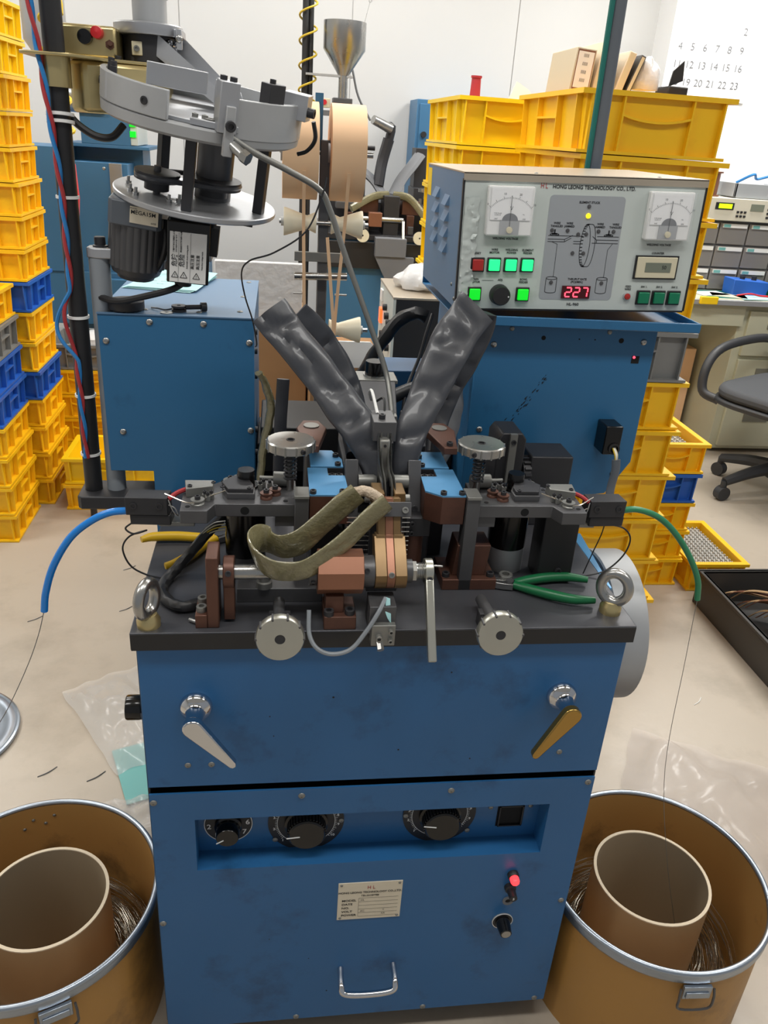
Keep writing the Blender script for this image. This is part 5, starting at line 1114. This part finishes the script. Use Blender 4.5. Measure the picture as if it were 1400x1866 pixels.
# white cards and cartons between the housings
single('carton', MB().box((-.02,1.40,.0),(.25,1.72,.86)), 'kraftdark', 'brown carton standing behind the left housing', 'carton', bev=.003)
t = thing('wrapped_board', 'white plastic wrapped board standing on the carton behind the left housing', 'board', (.10,1.45,.86)); MB().box((.0,1.42,.86),(.235,1.44,1.02)).build('board', 'bagwhite', t, .003)
single('white_sign', MB().prism([(.292,.865),(.292,.797),(.405,.797),(.412,.803),(.412,.858),(.405,.865)],'y',1.21,1.216), 'white', 'small white blank card behind the tape stand', 'card')
single('carton', MB().box((.255,1.30,0),(.45,1.58,.79)), 'kraftdark', 'brown carton under the white card', 'carton', bev=.003)
# second control box behind
M = TM((.455,1.50,.0),0,0,-52)
t = thing('control_box', 'low control box with pale front, knobs and a glowing orange switch behind the head', 'control box', (.54,1.36,.78))
def Q(mb, nm, m, p=None, bev=0, label=None): return mb.build(nm, m, p or t, bev, label=label)
Q(MB().box((.466,1.22,.782),(.622,1.50,.974)),'case','black',bev=.002); Q(MB().box((.458,1.218,.974),(.624,1.502,.980)),'top','paneltop',bev=.001)
Q(MB().box((.459,1.22,.782),(.466,1.50,.974)),'front_plate','panel')
for k, (y, z) in enumerate(((1.26,.905),(1.30,.915),(1.34,.93),(1.26,.84),(1.38,.85))): Q(MB().cyl((.460,y,z),(.448,y,z),.009,n=16),'knob','black')
Q(MB().box((.452,1.42,.87),(.460,1.45,.91)),'switch','orangelit',label='glowing orange red switch'); Q(MB().cyl((.460,1.25,.870),(.455,1.25,.870),.006),'lamp','ledred'); Q(MB().box((.454,1.42,.93),(.460,1.46,.96)),'meter','white')
single('control_box_stand', MB().box((.452,1.20,.012),(.63,1.52,.780)).box((.445,1.19,0),(.64,1.53,.012)), 'bgblue', 'blue cabinet under the second control box', 'cabinet', bev=.002)
lump('plastic_bag',(.550,1.36,1.004),.060,(1.1,1.1,.62),'bagwhite','crumpled white plastic bag on the second control box','bag',.3,seed=8)
# ------------------------------------------------------------------ second machine in the background
def bg_machine():
    OX, OY, OZ = .372, 2.96, .13
    t = thing('welding_machine', 'dark second welding machine with copper blocks in front of the back wall', 'machine', (OX+.31,OY+.2,0))
    def X(a): return (a[0]+OX, a[1]+OY, a[2]+OZ)
    def bx(a, b, nm, m, bev=.002, p=None): return MB().box(X(a),X(b)).build(nm, m, p or t, bev)
    MB().box((OX,OY,0),(OX+.62,OY+.45,.78+OZ)).build('cabinet', 'bgblue', t, .002)
    bx((-.01,-.03,.66),(.63,0,.775),'apron','black'); bx((0,-.008,.78),(.623,.62,.805),'table_plate','oxdark')
    for x in (.1715,.4285): MB().lathe([(.004,0),(.0285,0),(.0285,.012),(.004,.012),(.004,0)],X((x,-.05,.805)),(0,-1,.1),32).build('adjustment_wheel','cream',t)
    MB().cyl(X((.10,.02,.87)),X((.36,.02,.87)),.012).build('shaft','steel',t); bx((.2,-.01,.84),(.26,.045,.90),'octagon_block','copper'); bx((.10,-.02,.81),(.2,.04,.85),'block','oxdark')
    MB().prism([(OY,.875+OZ),(OY-.02,.87+OZ),(OY-.065,.77+OZ),(OY-.055,.76+OZ)],'x',.35+OX,.362+OX).build('release_lever','disc',t,.001)
    bx((.27,.02,.80),(.34,.16,.97),'clamp_head','oxdark'); bx((.17,.08,.89),(.25,.18,.95),'cover_box','brown'); bx((.36,.08,.89),(.44,.18,.95),'cover_box','brown')
    bx((.06,.1,.90),(.19,.2,.93),'feeder_plate','oxide'); bx((.43,.1,.90),(.55,.2,.93),'feeder_plate','oxide')
    for x in (.14,.47): MB().cyl(X((x,.12,.99)),X((x,.12,1.005)),.034,n=28).cyl(X((x,.12,.93)),X((x,.12,.99)),.008).build('thumb_wheel','steel',t)
    for a, b, c in (((.295,.1,.97),(.22,.06,.96),(.12,.0,.91)),((.32,.1,.97),(.39,.06,.96),(.46,.0,.885))):
        MB().tube([X(a),X(b),X(c)],.011,8,8,flat=1.6).build('braided_strap','olive',t)
    MB().tube([X((.285,.2,.96)),X((.24,.24,1.02)),X((.17,.26,1.07)),X((.13,.3,1.10))],.030,8,6,flat=.5).build('sleeve','hazegrey',t); MB().tube([X((.33,.2,.96)),X((.37,.24,1.03)),X((.42,.27,1.09)),X((.46,.3,1.14))],.034,8,6,flat=.5).build('sleeve','hazegrey',t)
    MB().tube([X((.26,.22,1.0)),X((.275,.24,1.10)),X((.30,.24,1.20))],.026,8,4).build('column','oxdark',t); MB().tube([X((.30,.24,1.19)),X((.31,.24,1.25)),X((.28,.22,1.245))],.02,8,3).build('elbow','oxdark',t)
    MB().cyl(X((.30,.20,1.243)),X((.215,.16,1.275)),.022,.019,n=20).build('pneumatic_cylinder','steel',t)
    MB().tube([X((.2,.14,1.27)),X((.14,.12,1.36)),X((.11,.12,1.46)),X((.10,.2,1.5))],.005,6,6).build('air_hose','hazegrey',t)
    bx((.44,.3,.80),(.60,.42,1.17),'column_box','oxdark')
    g = MB().prism([(.23+OX,.72+OZ),(.41+OX,.72+OZ),(.41+OX,.60+OZ),(.36+OX,.55+OZ),(.32+OX,.55+OZ)],'y',OY-.06,OY-.035).build('chute','hazegrey',t,.002); bx((.23,-.07,.72),(.37,0,.80),'chute_top','hazegrey')
    bx((.02,.22,.805),(.20,.40,1.02),'rear_housing','oxdark'); bx((.43,.22,.805),(.60,.40,1.00),'rear_housing','oxdark'); bx((.21,.19,.80),(.42,.36,.93),'rear_block','oxdark')
    for q in ((.1,.06),(.15,.07),(.38,.05),(.5,.06)): bx((q[0],q[1],.805),(q[0]+.035,q[1]+.04,.89),'bracket','brown'); bx((q[0]+.005,q[1]-.03,.81),(q[0]+.03,q[1]-.01,.845),'bracket','oxide')
    for x in (.12,.16,.2,.41,.45,.5): MB().cyl(X((x,.13,.93)),X((x,.13,.96)),.008,n=10).build('guide_roller','oxlight',t)
    bx((.07,-.04,.69),(.095,-.03,.72),'gauge','cream')
bg_machine()
# steel funnel hopper above it
t = thing('steel_hopper', 'polished steel funnel hopper on a tall post behind the tape reels', 'hopper', (.435,3.0,1.40))
n = 48
MB().lathe([(.022,1.56),(.088,1.655),(.088,1.755),(.086,1.755),(.086,1.656),(.02,1.562)],(.438,3.0,0),n=n).build('funnel','steel',t)
MB().cyl((.438,3.0,1.45),(.438,3.0,1.565),.02,n=24).build('neck','steel',t); MB().box((.28,2.985,1.553),(.478,3.015,1.561)).build('bracket','cast',t); MB().box((.395,2.96,1.42),(.478,3.03,1.475)).build('vibrator','oxide',t,.003)
MB().box((.335,2.965,1.435),(.385,3.0,1.47)).build('knob_box','cream',t,.003); MB().cyl((.36,2.965,1.455),(.36,2.958,1.455),.01).build('lamp','redplastic',t); MB().box((.28,2.97,1.405),(.478,3.03,1.425)).build('tray','hazegrey',t)
MB().tube([(.515,3.0,1.75),(.525,3.0,1.79),(.535,3.0,1.83)],.0012,5,3).ring(.004,.007,-.001,.001,(.537,3.0,1.836),(0,1,0),12).build('level_rod','steel',t)
single('pole', MB().cyl((.275,3.02,0),(.2775,3.02,2.7),.013,n=16).cyl((.300,3.03,.0),(.300,3.03,2.7),.011,n=16), 'black', 'black double pole behind the tape reels', 'pole')
single('coiled_cord', MB().tube([(.288+.036*math.cos(k*.6),3.02+.036*math.sin(k*.6),1.36+.52*k/60) for k in range(61)],.0042,6,2), 'wireyellow', 'yellow coiled cord winding up the double pole', 'cord')
# ------------------------------------------------------------------ third machine, left background
TM3 = Matrix.Translation((-.03,.46,-.18)) @ Matrix.Diagonal((1.133,1,1.133,1))
t = thing('welding_machine', 'blue third welding machine behind the black pole on the left', 'machine', (-.55,3.1,0))
def W3(a, b, nm, m, bev=.002, p=None): return MB(TM3).box(a,b).build(nm, m, p or t, bev)
MB().box((-.80,3.02,0),(-.16,3.45,.73)).build('cabinet','bgblue',t,.003); W3((-.80,2.42,.80),(-.585,2.75,1.235),'housing','bgblue'); W3((-.58,2.45,.66),(-.375,2.8,1.19),'housing','bgblue')
W3((-.44,2.44,.85),(-.395,2.452,1.19),'edge_plate','galv',.001); W3((-.62,2.50,1.238),(-.30,2.85,1.25),'shelf','bgblue')
cp = W3((-.54,2.50,1.25),(-.365,2.8,1.43),'control_panel','bgblue'); W3((-.368,2.505,1.252),(-.34,2.79,1.425),'front_plate','panel',.002,cp)
for z in (1.28,1.315): W3((-.366,2.497,z),(-.345,2.506,z+.02),'push_button','greenlit2',0,cp)
MB(TM3).cyl((-.61,2.52,1.25),(-.61,2.52,1.33),.03,n=20).build('solenoid','cast',t); MB(TM3).cyl((-.58,2.50,1.40),(-.45,2.50,1.40),.05,n=24).build('air_tank','galv',t)
W3((-.66,2.62,1.10),(-.34,2.84,1.24),'back_box','bgblue'); W3((-.50,2.40,.5),(-.14,2.43,.78),'apron','bgblue'); W3((-.37,2.47,.80),(-.20,2.75,.93),'table_top','oxdark'); W3((-.80,2.43,.60),(-.30,2.60,.80),'lower_housing','bgblue')
MB(TM3).cyl((-.33,2.50,.93),(-.33,2.50,1.03),.02).build('feeder','oxide',t); MB(TM3).cyl((-.29,2.50,.93),(-.29,2.50,.99),.025).build('feeder','oxide',t); MB(TM3).cyl((-.36,2.50,1.04),(-.26,2.50,1.05),.018).build('feeder','cast',t)
for x, z in ((-.57,1.17),(-.46,1.17),(-.57,.70),(-.46,.86),(-.75,1.2),(-.60,1.2)): screw(t, tuple(TM3 @ V((x,2.45 if x > -.585 else 2.42,z))), (0,-1,0), .007, .003, 'pan')
t = thing('screwdriver', 'screwdriver with green handle standing against the third machine', 'screwdriver', (-.52,2.88,.86)); MB().cyl((-.522,2.885,.86),(-.521,2.885,.96),.011,n=10).build('handle','greenlit2' if 0 else 'pliergreen',t); MB().cyl((-.521,2.885,.96),(-.519,2.89,1.06),.003,n=8).build('shank','steel',t)
t = thing('hanging_clip', 'red plastic grip hanging on the coiled cord at the left', 'clip', (-.42,1.7,1.05)); MB().prism([(-.42,1.22),(-.395,1.22),(-.392,1.13),(-.40,1.06),(-.418,1.06),(-.425,1.10),(-.445,1.155),(-.438,1.16),(-.42,1.13)],'y',1.69,1.71).build('grip','redplastic',t,.003)
single('coiled_cord', MB().tube([(-.407,1.70,1.215),(-.405,1.70,1.25),(-.42,1.71,1.28)]+[(-.425+.03*math.cos(k*.5),1.72+.03*math.sin(k*.5),1.30+.30*k/50) for k in range(51)]+[(-.43,1.72,1.9),(-.43,1.72,2.748)],.0048,6,2), 'wireyellow', 'yellow coiled cord hanging left of the black pole', 'cord')
single('steel_funnel', MB().lathe([(.02,1.44),(.02,1.47),(.06,1.53),(.06,1.66),(.058,1.66),(.058,1.53),(.018,1.47)],(-.50,1.95,0),n=36), 'cast', 'dull steel funnel at the top left behind the black pole', 'funnel')
single('funnel_pole', MB().cyl((-.50,1.95,.0),(-.50,1.95,1.45),.012,n=14), 'black', 'thin black pole under the dull steel funnel', 'pole')
t = thing('wall_cabinet', 'light blue steel cabinet by the back wall left of the yellow crates', 'cabinet', (1.1,3.75,0)); MB().box((.860,3.63,0),(1.35,3.88,1.52)).build('body','bgblue',t,.003); MB().box((.875,3.622,.1),(1.33,3.63,1.18)).build('door','bgblue',t,.002); MB().box((.875,3.622,1.2),(1.33,3.63,1.50)).build('door','bgblue',t,.002); MB().cyl((.90,3.622,1.36),(.90,3.60,1.36),.014).build('lock','black',t)
single('thread_cone', MB().cyl((.755,1.85,11*.1335+.001),(.755,1.85,11*.1335+.05),.016,.014,n=20).cyl((.755,1.85,11*.1335+.05),(.755,1.85,11*.1335+.056),.0165,n=20), 'bobbin', 'small red bobbin standing on the bright yellow crate', 'bobbin')
single('white_paper', MB().prism([(.86,11*.1335+.001),(.95,11*.1335+.001),(.92,11*.1335+.03),(.88,11*.1335+.05)],'y',1.85,1.854), 'white', 'folded white paper on the bright yellow crate', 'paper')
# ------------------------------------------------------------------ workbench at right
t = thing('workbench', 'pale workbench with pedestal drawers at the right wall', 'bench', (2.6,3.0,0))
MB().box((1.70,2.70,.735),(3.4,3.38,.765)).build('worktop','desk',t,.003); MB().box((1.70,2.685,.738),(3.4,2.70,.762)).build('edge_trim','alu',t,.002); MB().box((1.70,2.72,.64),(2.34,2.74,.735)).build('apron','desk',t)
MB().box((2.33,2.74,.02),(2.85,3.3,.735)).build('pedestal','desk',t,.002)
for z0, z1 in ((.50,.71),(.27,.48),(.04,.25)):
    d = MB().box((2.37,2.722,z0),(2.83,2.74,z1)).build('drawer','desk',t,.002); MB().box((2.47,2.718,z1-.08),(2.60,2.7225,z1-.04)).build('handle','deskgrey_shade',d)
MB().box((1.70,3.30,.02),(2.33,3.32,.735)).build('modesty_panel','deskgrey_shade',t)  # shade under the bench is put into this darker grey
single('carton', MB().box((2.02,3.0,0),(2.30,3.25,.46)), 'kraft', 'brown carton under the workbench', 'carton', bev=.003)
single('corner_guard', MB().box((2.08,2.672,.742),(2.165,2.69,.776)), 'yellowb', 'yellow corner guard on the workbench edge', 'guard', bev=.003)
t = thing('parts_cabinet', 'small parts drawer cabinet with clear drawers on the workbench', 'cabinet', (2.45,3.0,.765)); MB().box((2.08,2.95,.765),(2.83,3.15,1.085)).build('frame','hazegrey',t,.002)
for r in range(3):
    for c in range(5):
        x0 = 2.09+.147*c; z0 = .772+.104*r; d = MB().box((x0,2.935,z0),(x0+.14,2.95,z0+.095)).build('drawer','drawer',t,.002); MB().box((x0+.01,2.925,z0+.075),(x0+.13,2.936,z0+.092)).build('label_holder','white',d); MB().box((x0+.012,2.9235,z0+.077),(x0+.045,2.9255,z0+.090)).build('label','teal',d)
t = thing('test_instrument', 'cream test instrument with yellow green display on the parts cabinet', 'instrument', (2.4,2.95,1.085)); MB().box((2.10,2.90,1.087),(2.62,3.15,1.185)).build('case','instr',t,.003)
MB().box((2.17,2.897,1.135),(2.26,2.901,1.165)).build('bezel','black',t); MB().box((2.185,2.895,1.14),(2.25,2.898,1.16)).build('display','lcdgreen',t); MB().box((2.345,2.897,1.135),(2.41,2.901,1.165)).build('display','lcd',t)
kb = None
for r in range(4):
    for c in range(9):
        x = 2.28+.018*c if r < 2 and c < 3 else (2.43+.02*(c-3) if c >= 3 else 2.18+.03*c)
        if r >= 2 and c < 3: continue
        o = MB().box((x,2.896,1.105+.018*r),(x+.011,2.901,1.114+.018*r)).build('key','black',t) if kb is None else inst(kb, t, (x-kx,0,.018*r-kz))
        if kb is None: kb, kx, kz = o, x, .018*r
t = thing('parts_tray', 'grey plastic bin with blue leads on the test instrument', 'bin', (2.4,2.95,1.185)); MB().box((2.27,2.92,1.187),(2.50,3.1,1.192)).box((2.26,2.92,1.19),(2.27,3.1,1.25)).box((2.50,2.92,1.19),(2.51,3.1,1.25)).box((2.26,2.92,1.19),(2.51,2.93,1.25)).build('bin','panelgrey',t,.002); MB().tube([(2.3,3.0,1.25),(2.35,2.95,1.29),(2.4,3.0,1.27),(2.46,2.96,1.29),(2.49,3.0,1.25)],.006,6,6).build('lead','wireblue',t)
single('copper_spool', MB().cyl((2.16,3.0,1.186),(2.16,3.0,1.29),.05,n=24).cyl((2.16,3.0,1.186),(2.16,3.0,1.192),.06,n=24).cyl((2.16,3.0,1.285),(2.16,3.0,1.292),.06,n=24), 'copper', 'copper wire spool on the test instrument', 'spool')
t = thing('parts_bin', 'blue plastic parts bin on the workbench', 'bin', (2.4,2.8,.765)); MB().prism([(2.30,.766),(2.47,.766),(2.48,.83),(2.295,.84)],'y',2.80,2.90).build('bin','crateblue',t,.003); 
for x in (2.36,2.42): MB().cyl((x,2.85,.83),(x,2.85,.85),.012).build('knob','black',t)
t = thing('papers', 'scattered papers and red test lead on the workbench', 'paper', (2.25,2.8,.765))
for x, y, rz, m in ((2.2,2.82,15,'white'),(2.27,2.78,-20,'cream'),(2.38,2.75,5,'paper')): MB(TM((x,y,.7665),0,0,rz)).box((-.08,-.05,0),(.08,.05,.003)).build('sheet',m,t)
MB().tube([(2.3,2.76,.774),(2.36,2.75,.785),(2.42,2.77,.775),(2.5,2.75,.775)],.004,6,5).build('test_lead','redplastic',t)
single('parts_bin', MB().box((2.50,2.80,.766),(2.62,2.9,.82)), 'pliergreen', 'green plastic box at the right end of the workbench', 'bin', bev=.003)
single('work_mat', MB().box((2.15,2.72,.7652),(2.62,2.92,.767)), 'pvcgreen', 'green mat on the workbench', 'mat')
# ------------------------------------------------------------------ wall calendar
t = thing('wall_calendar', 'white wall calendar with large dark dates on the bright right wall', 'calendar', (2.30,3.39,1.70)); MB().box((2.02,3.392,1.60),(2.46,3.398,2.02)).build('sheet','brightwhite',t)
rows = [(None,None,None,None,1,2,3)[:0]+tuple(), (4,5,6,7,8,9), (11,12,13,14,15,16), (18,19,20,21,22,23)]
for r, ds in enumerate(rows):
    for c, dd in enumerate(ds): MB().text(str(dd), .045, FT(2.075+.063*c,3.3905,1.82-.075*(r-1))).build('date','hazegrey',t)
MB().text('2', .045, FT(2.39,3.3905,1.90)).build('date','hazegrey',t)
# ------------------------------------------------------------------ office chair
def chair():
    M = TM((2.36,2.20,0),0,0,0); t = thing('office_chair', 'black office chair with loop armrest in front of the workbench', 'chair', M=M)
    def B(mb, nm, m, bev=0): return mb.build(nm, m, t, bev, True)
    for k in range(5):
        a = 2*PI*k/5+math.radians(250); c, s = math.cos(a), math.sin(a)
        B(MB().tube([(.03*c,.03*s,.135),(.14*c,.14*s,.12),(.27*c,.27*s,.085)],[.030,.026,.020],8,4), 'base_leg', 'chairplastic')
        B(MB().cyl((.27*c-.018*s,.27*s+.018*c,.032),(.27*c+.018*s,.27*s-.018*c,.032),.031,n=20).cyl((.27*c,.27*s,.05),(.27*c,.27*s,.09),.014), 'castor', 'chairplastic')
    B(MB().cyl((0,0,.09),(0,0,.26),.045,.030,n=20), 'column', 'chairplastic'); B(MB().cyl((0,0,.26),(0,0,.39),.016,n=16), 'gas_lift', 'steel')
    B(MB().box((-.12,-.10,.37),(.12,.10,.40)), 'seat_plate', 'chairplastic', .005); B(MB().cyl((-.20,-.06,.375),(-.10,-.06,.375),.028,n=16), 'tilt_knob', 'chairplastic')
    vs = []; n = 12; sm = MB()
    pr = []
    for k in range(32):
        a = 2*PI*k/32; c, s = math.cos(a), math.sin(a); pr.append((.29*math.copysign(abs(c)**.5,c), .31*math.copysign(abs(s)**.5,s)+.03))
    B(MB().prism(pr,'z',.40,.425), 'seat_shell', 'chairplastic', .008); B(MB().prism([(x*.97,y*.97) for x, y in pr],'z',.425,.475), 'seat_pad', 'chairpad', .018)
    for s in (-1, 1): B(MB().tube([(s*.24,-.20,.40),(s*.315,-.22,.43),(s*.335,-.19,.54),(s*.335,-.08,.605),(s*.335,.22,.615),(s*.33,.36,.57),(s*.30,.38,.46),(s*.24,.30,.40)],.020,10,6), 'armrest', 'chairplastic')
    B(MB().prism([(-.2,.60),(.2,.60),(.21,.95),(.15,1.0),(-.15,1.0),(-.21,.95)],'y',.40,.45), 'backrest', 'chairpad', .02); B(MB().box((-.03,.14,.385),(.03,.40,.40)).box((-.03,.385,.39),(.03,.40,.75)), 'back_bar', 'chairplastic', .004)
    t.rotation_euler = (0,0,math.radians(-60))
chair()
# ------------------------------------------------------------------ tray of copper strips, floor litter
t = thing('dark_tray', 'dark grey plastic tray on the floor holding brown strips', 'tray', (1.83,1.05,0))
x0, x1, y0, y1, h = 1.555, 2.10, .76, 1.33, .12
MB().box((x0+.02,y0+.02,0),(x1-.02,y1-.02,.008)).build('bottom','tray',t)
for a, b in (((x0,y0,0),(x1,y0+.012,h)),((x0,y1-.012,0),(x1,y1,h)),((x0,y0+.012,0),(x0+.012,y1-.012,h)),((x1-.012,y0+.012,0),(x1,y1-.012,h))): MB().box(a,b).build('side','tray',t,.003)
MB().box((x0-.006,y0-.006,h-.01),(x1+.006,y0+.012,h)).box((x0-.006,y1-.012,h-.01),(x1+.006,y1+.006,h)).box((x0-.006,y0,h-.01),(x0+.012,y1,h)).box((x1-.012,y0,h-.01),(x1+.006,y1,h)).build('rim','tray',t,.003)
rn = random.Random(11)
for k in range(16):
    yy = 1.275-.019*k; z = .012+.04*(k % 3)/3; xx = 1.62+.010*k+rn.uniform(-.015,.015)
    single('copper_strip', MB().tube([(xx,yy+.03,z+.01),(xx+.03,yy,z+.055),(xx+.10,yy-.05,z+.07),(xx+.20,yy-.10,z+.055),(xx+.27,yy-.15,z+.015)],.014,6,5,flat=.14,ref=(0,.3,1)), 'copper' if k % 2 else 'card', 'long bent brown strip lying in the dark tray', 'strip', 'brown strips in the dark tray')
t = thing('drum_lid', 'round silver drum lid lying on the floor at the left edge', 'lid', (-.60,.80,0)); MB().lathe([(0,.006),(.13,.006),(.14,.010),(.152,.014),(.165,.010),(.168,.004),(.162,0),(.15,.002),(0,.002)],(-.612,.765,0),n=64).build('lid_plate','galv',t); MB().tube([(-.612+.165*math.cos(2*PI*k/40),.765+.165*math.sin(2*PI*k/40),.008) for k in range(40)],.006,8,2,True).build('rolled_edge','galv',t)
def sheetbag(c, rz, w, d, amp, m, label, seed, lift=.02):
    M = TM(c,0,0,rz); vs = []; fs = []; n = 26
    for j in range(n):
        for i in range(n):
            u, v = i/(n-1)-.5, j/(n-1)-.5; e = 1-max(abs(u),abs(v))*2
            z = .003+amp*(.5+.5*noise.noise(V((u*5+seed,v*5,seed))))*(.25+min(1,e*3))+lift*max(0,e)
            vs.append((u*w*(1+.1*noise.noise(V((v*4,seed,0)))), v*d*(1+.1*noise.noise(V((u*4,seed,3)))), max(.002,z)))
    for j in range(n-1):
        for i in range(n-1): fs.append((j*n+i,j*n+i+1,(j+1)*n+i+1,(j+1)*n+i))
    return single('plastic_bag', MB(M).add(vs,fs), m, label, 'bag')
sheetbag((-.195,.815,0),32,.20,.36,.03,'bag','clear plastic bag lying flat on the floor left of the cabinet',2)
single('teal_card', MB(TM((-.115,.63,.004),0,0,20)).box((-.07,-.09,0),(.07,.09,.002)), 'teal', 'teal green card under the clear bag left of the cabinet', 'card')
sheetbag((-.11,.47,0),10,.16,.15,.03,'bagwhite' if 0 else 'bag','crumpled clear bag end beside the left drum',6)
sheetbag((1.13,.45,0),-30,.34,.40,.05,'bagpink','pinkish clear plastic bag on the floor behind the right drum',9)
single('carton', MB(TM((1.30,.08,0),0,0,20)).box((-.0,-.15,0),(.25,.15,.20)), 'kraft', 'brown carton at the right edge beside the right drum', 'carton', bev=.003)
mk = random.Random(4)
for k in range(7):
    x, y = ((-.55,1.25),(-.33,1.55),(-.30,1.30),(-.36,.62),(-.25,.60),(1.30,.80),(1.2,1.0))[k]
    single('wire_scrap', MB().tube([(x,y,.001),(x+.02,y+.012,.002),(x+.035,y+.03,.001)],.0012,5,4), 'oxide' if k < 5 else 'white', ['dark wire scrap on the floor near the left crates','dark wire scrap on the floor behind the blue tube','dark wire scrap on the floor below the blue tube end','dark wire scrap on the floor beside the lid','dark wire scrap on the floor behind the left drum','white scrap on the floor right of the flywheel','white scrap on the floor near the low crates'][k], 'scrap')
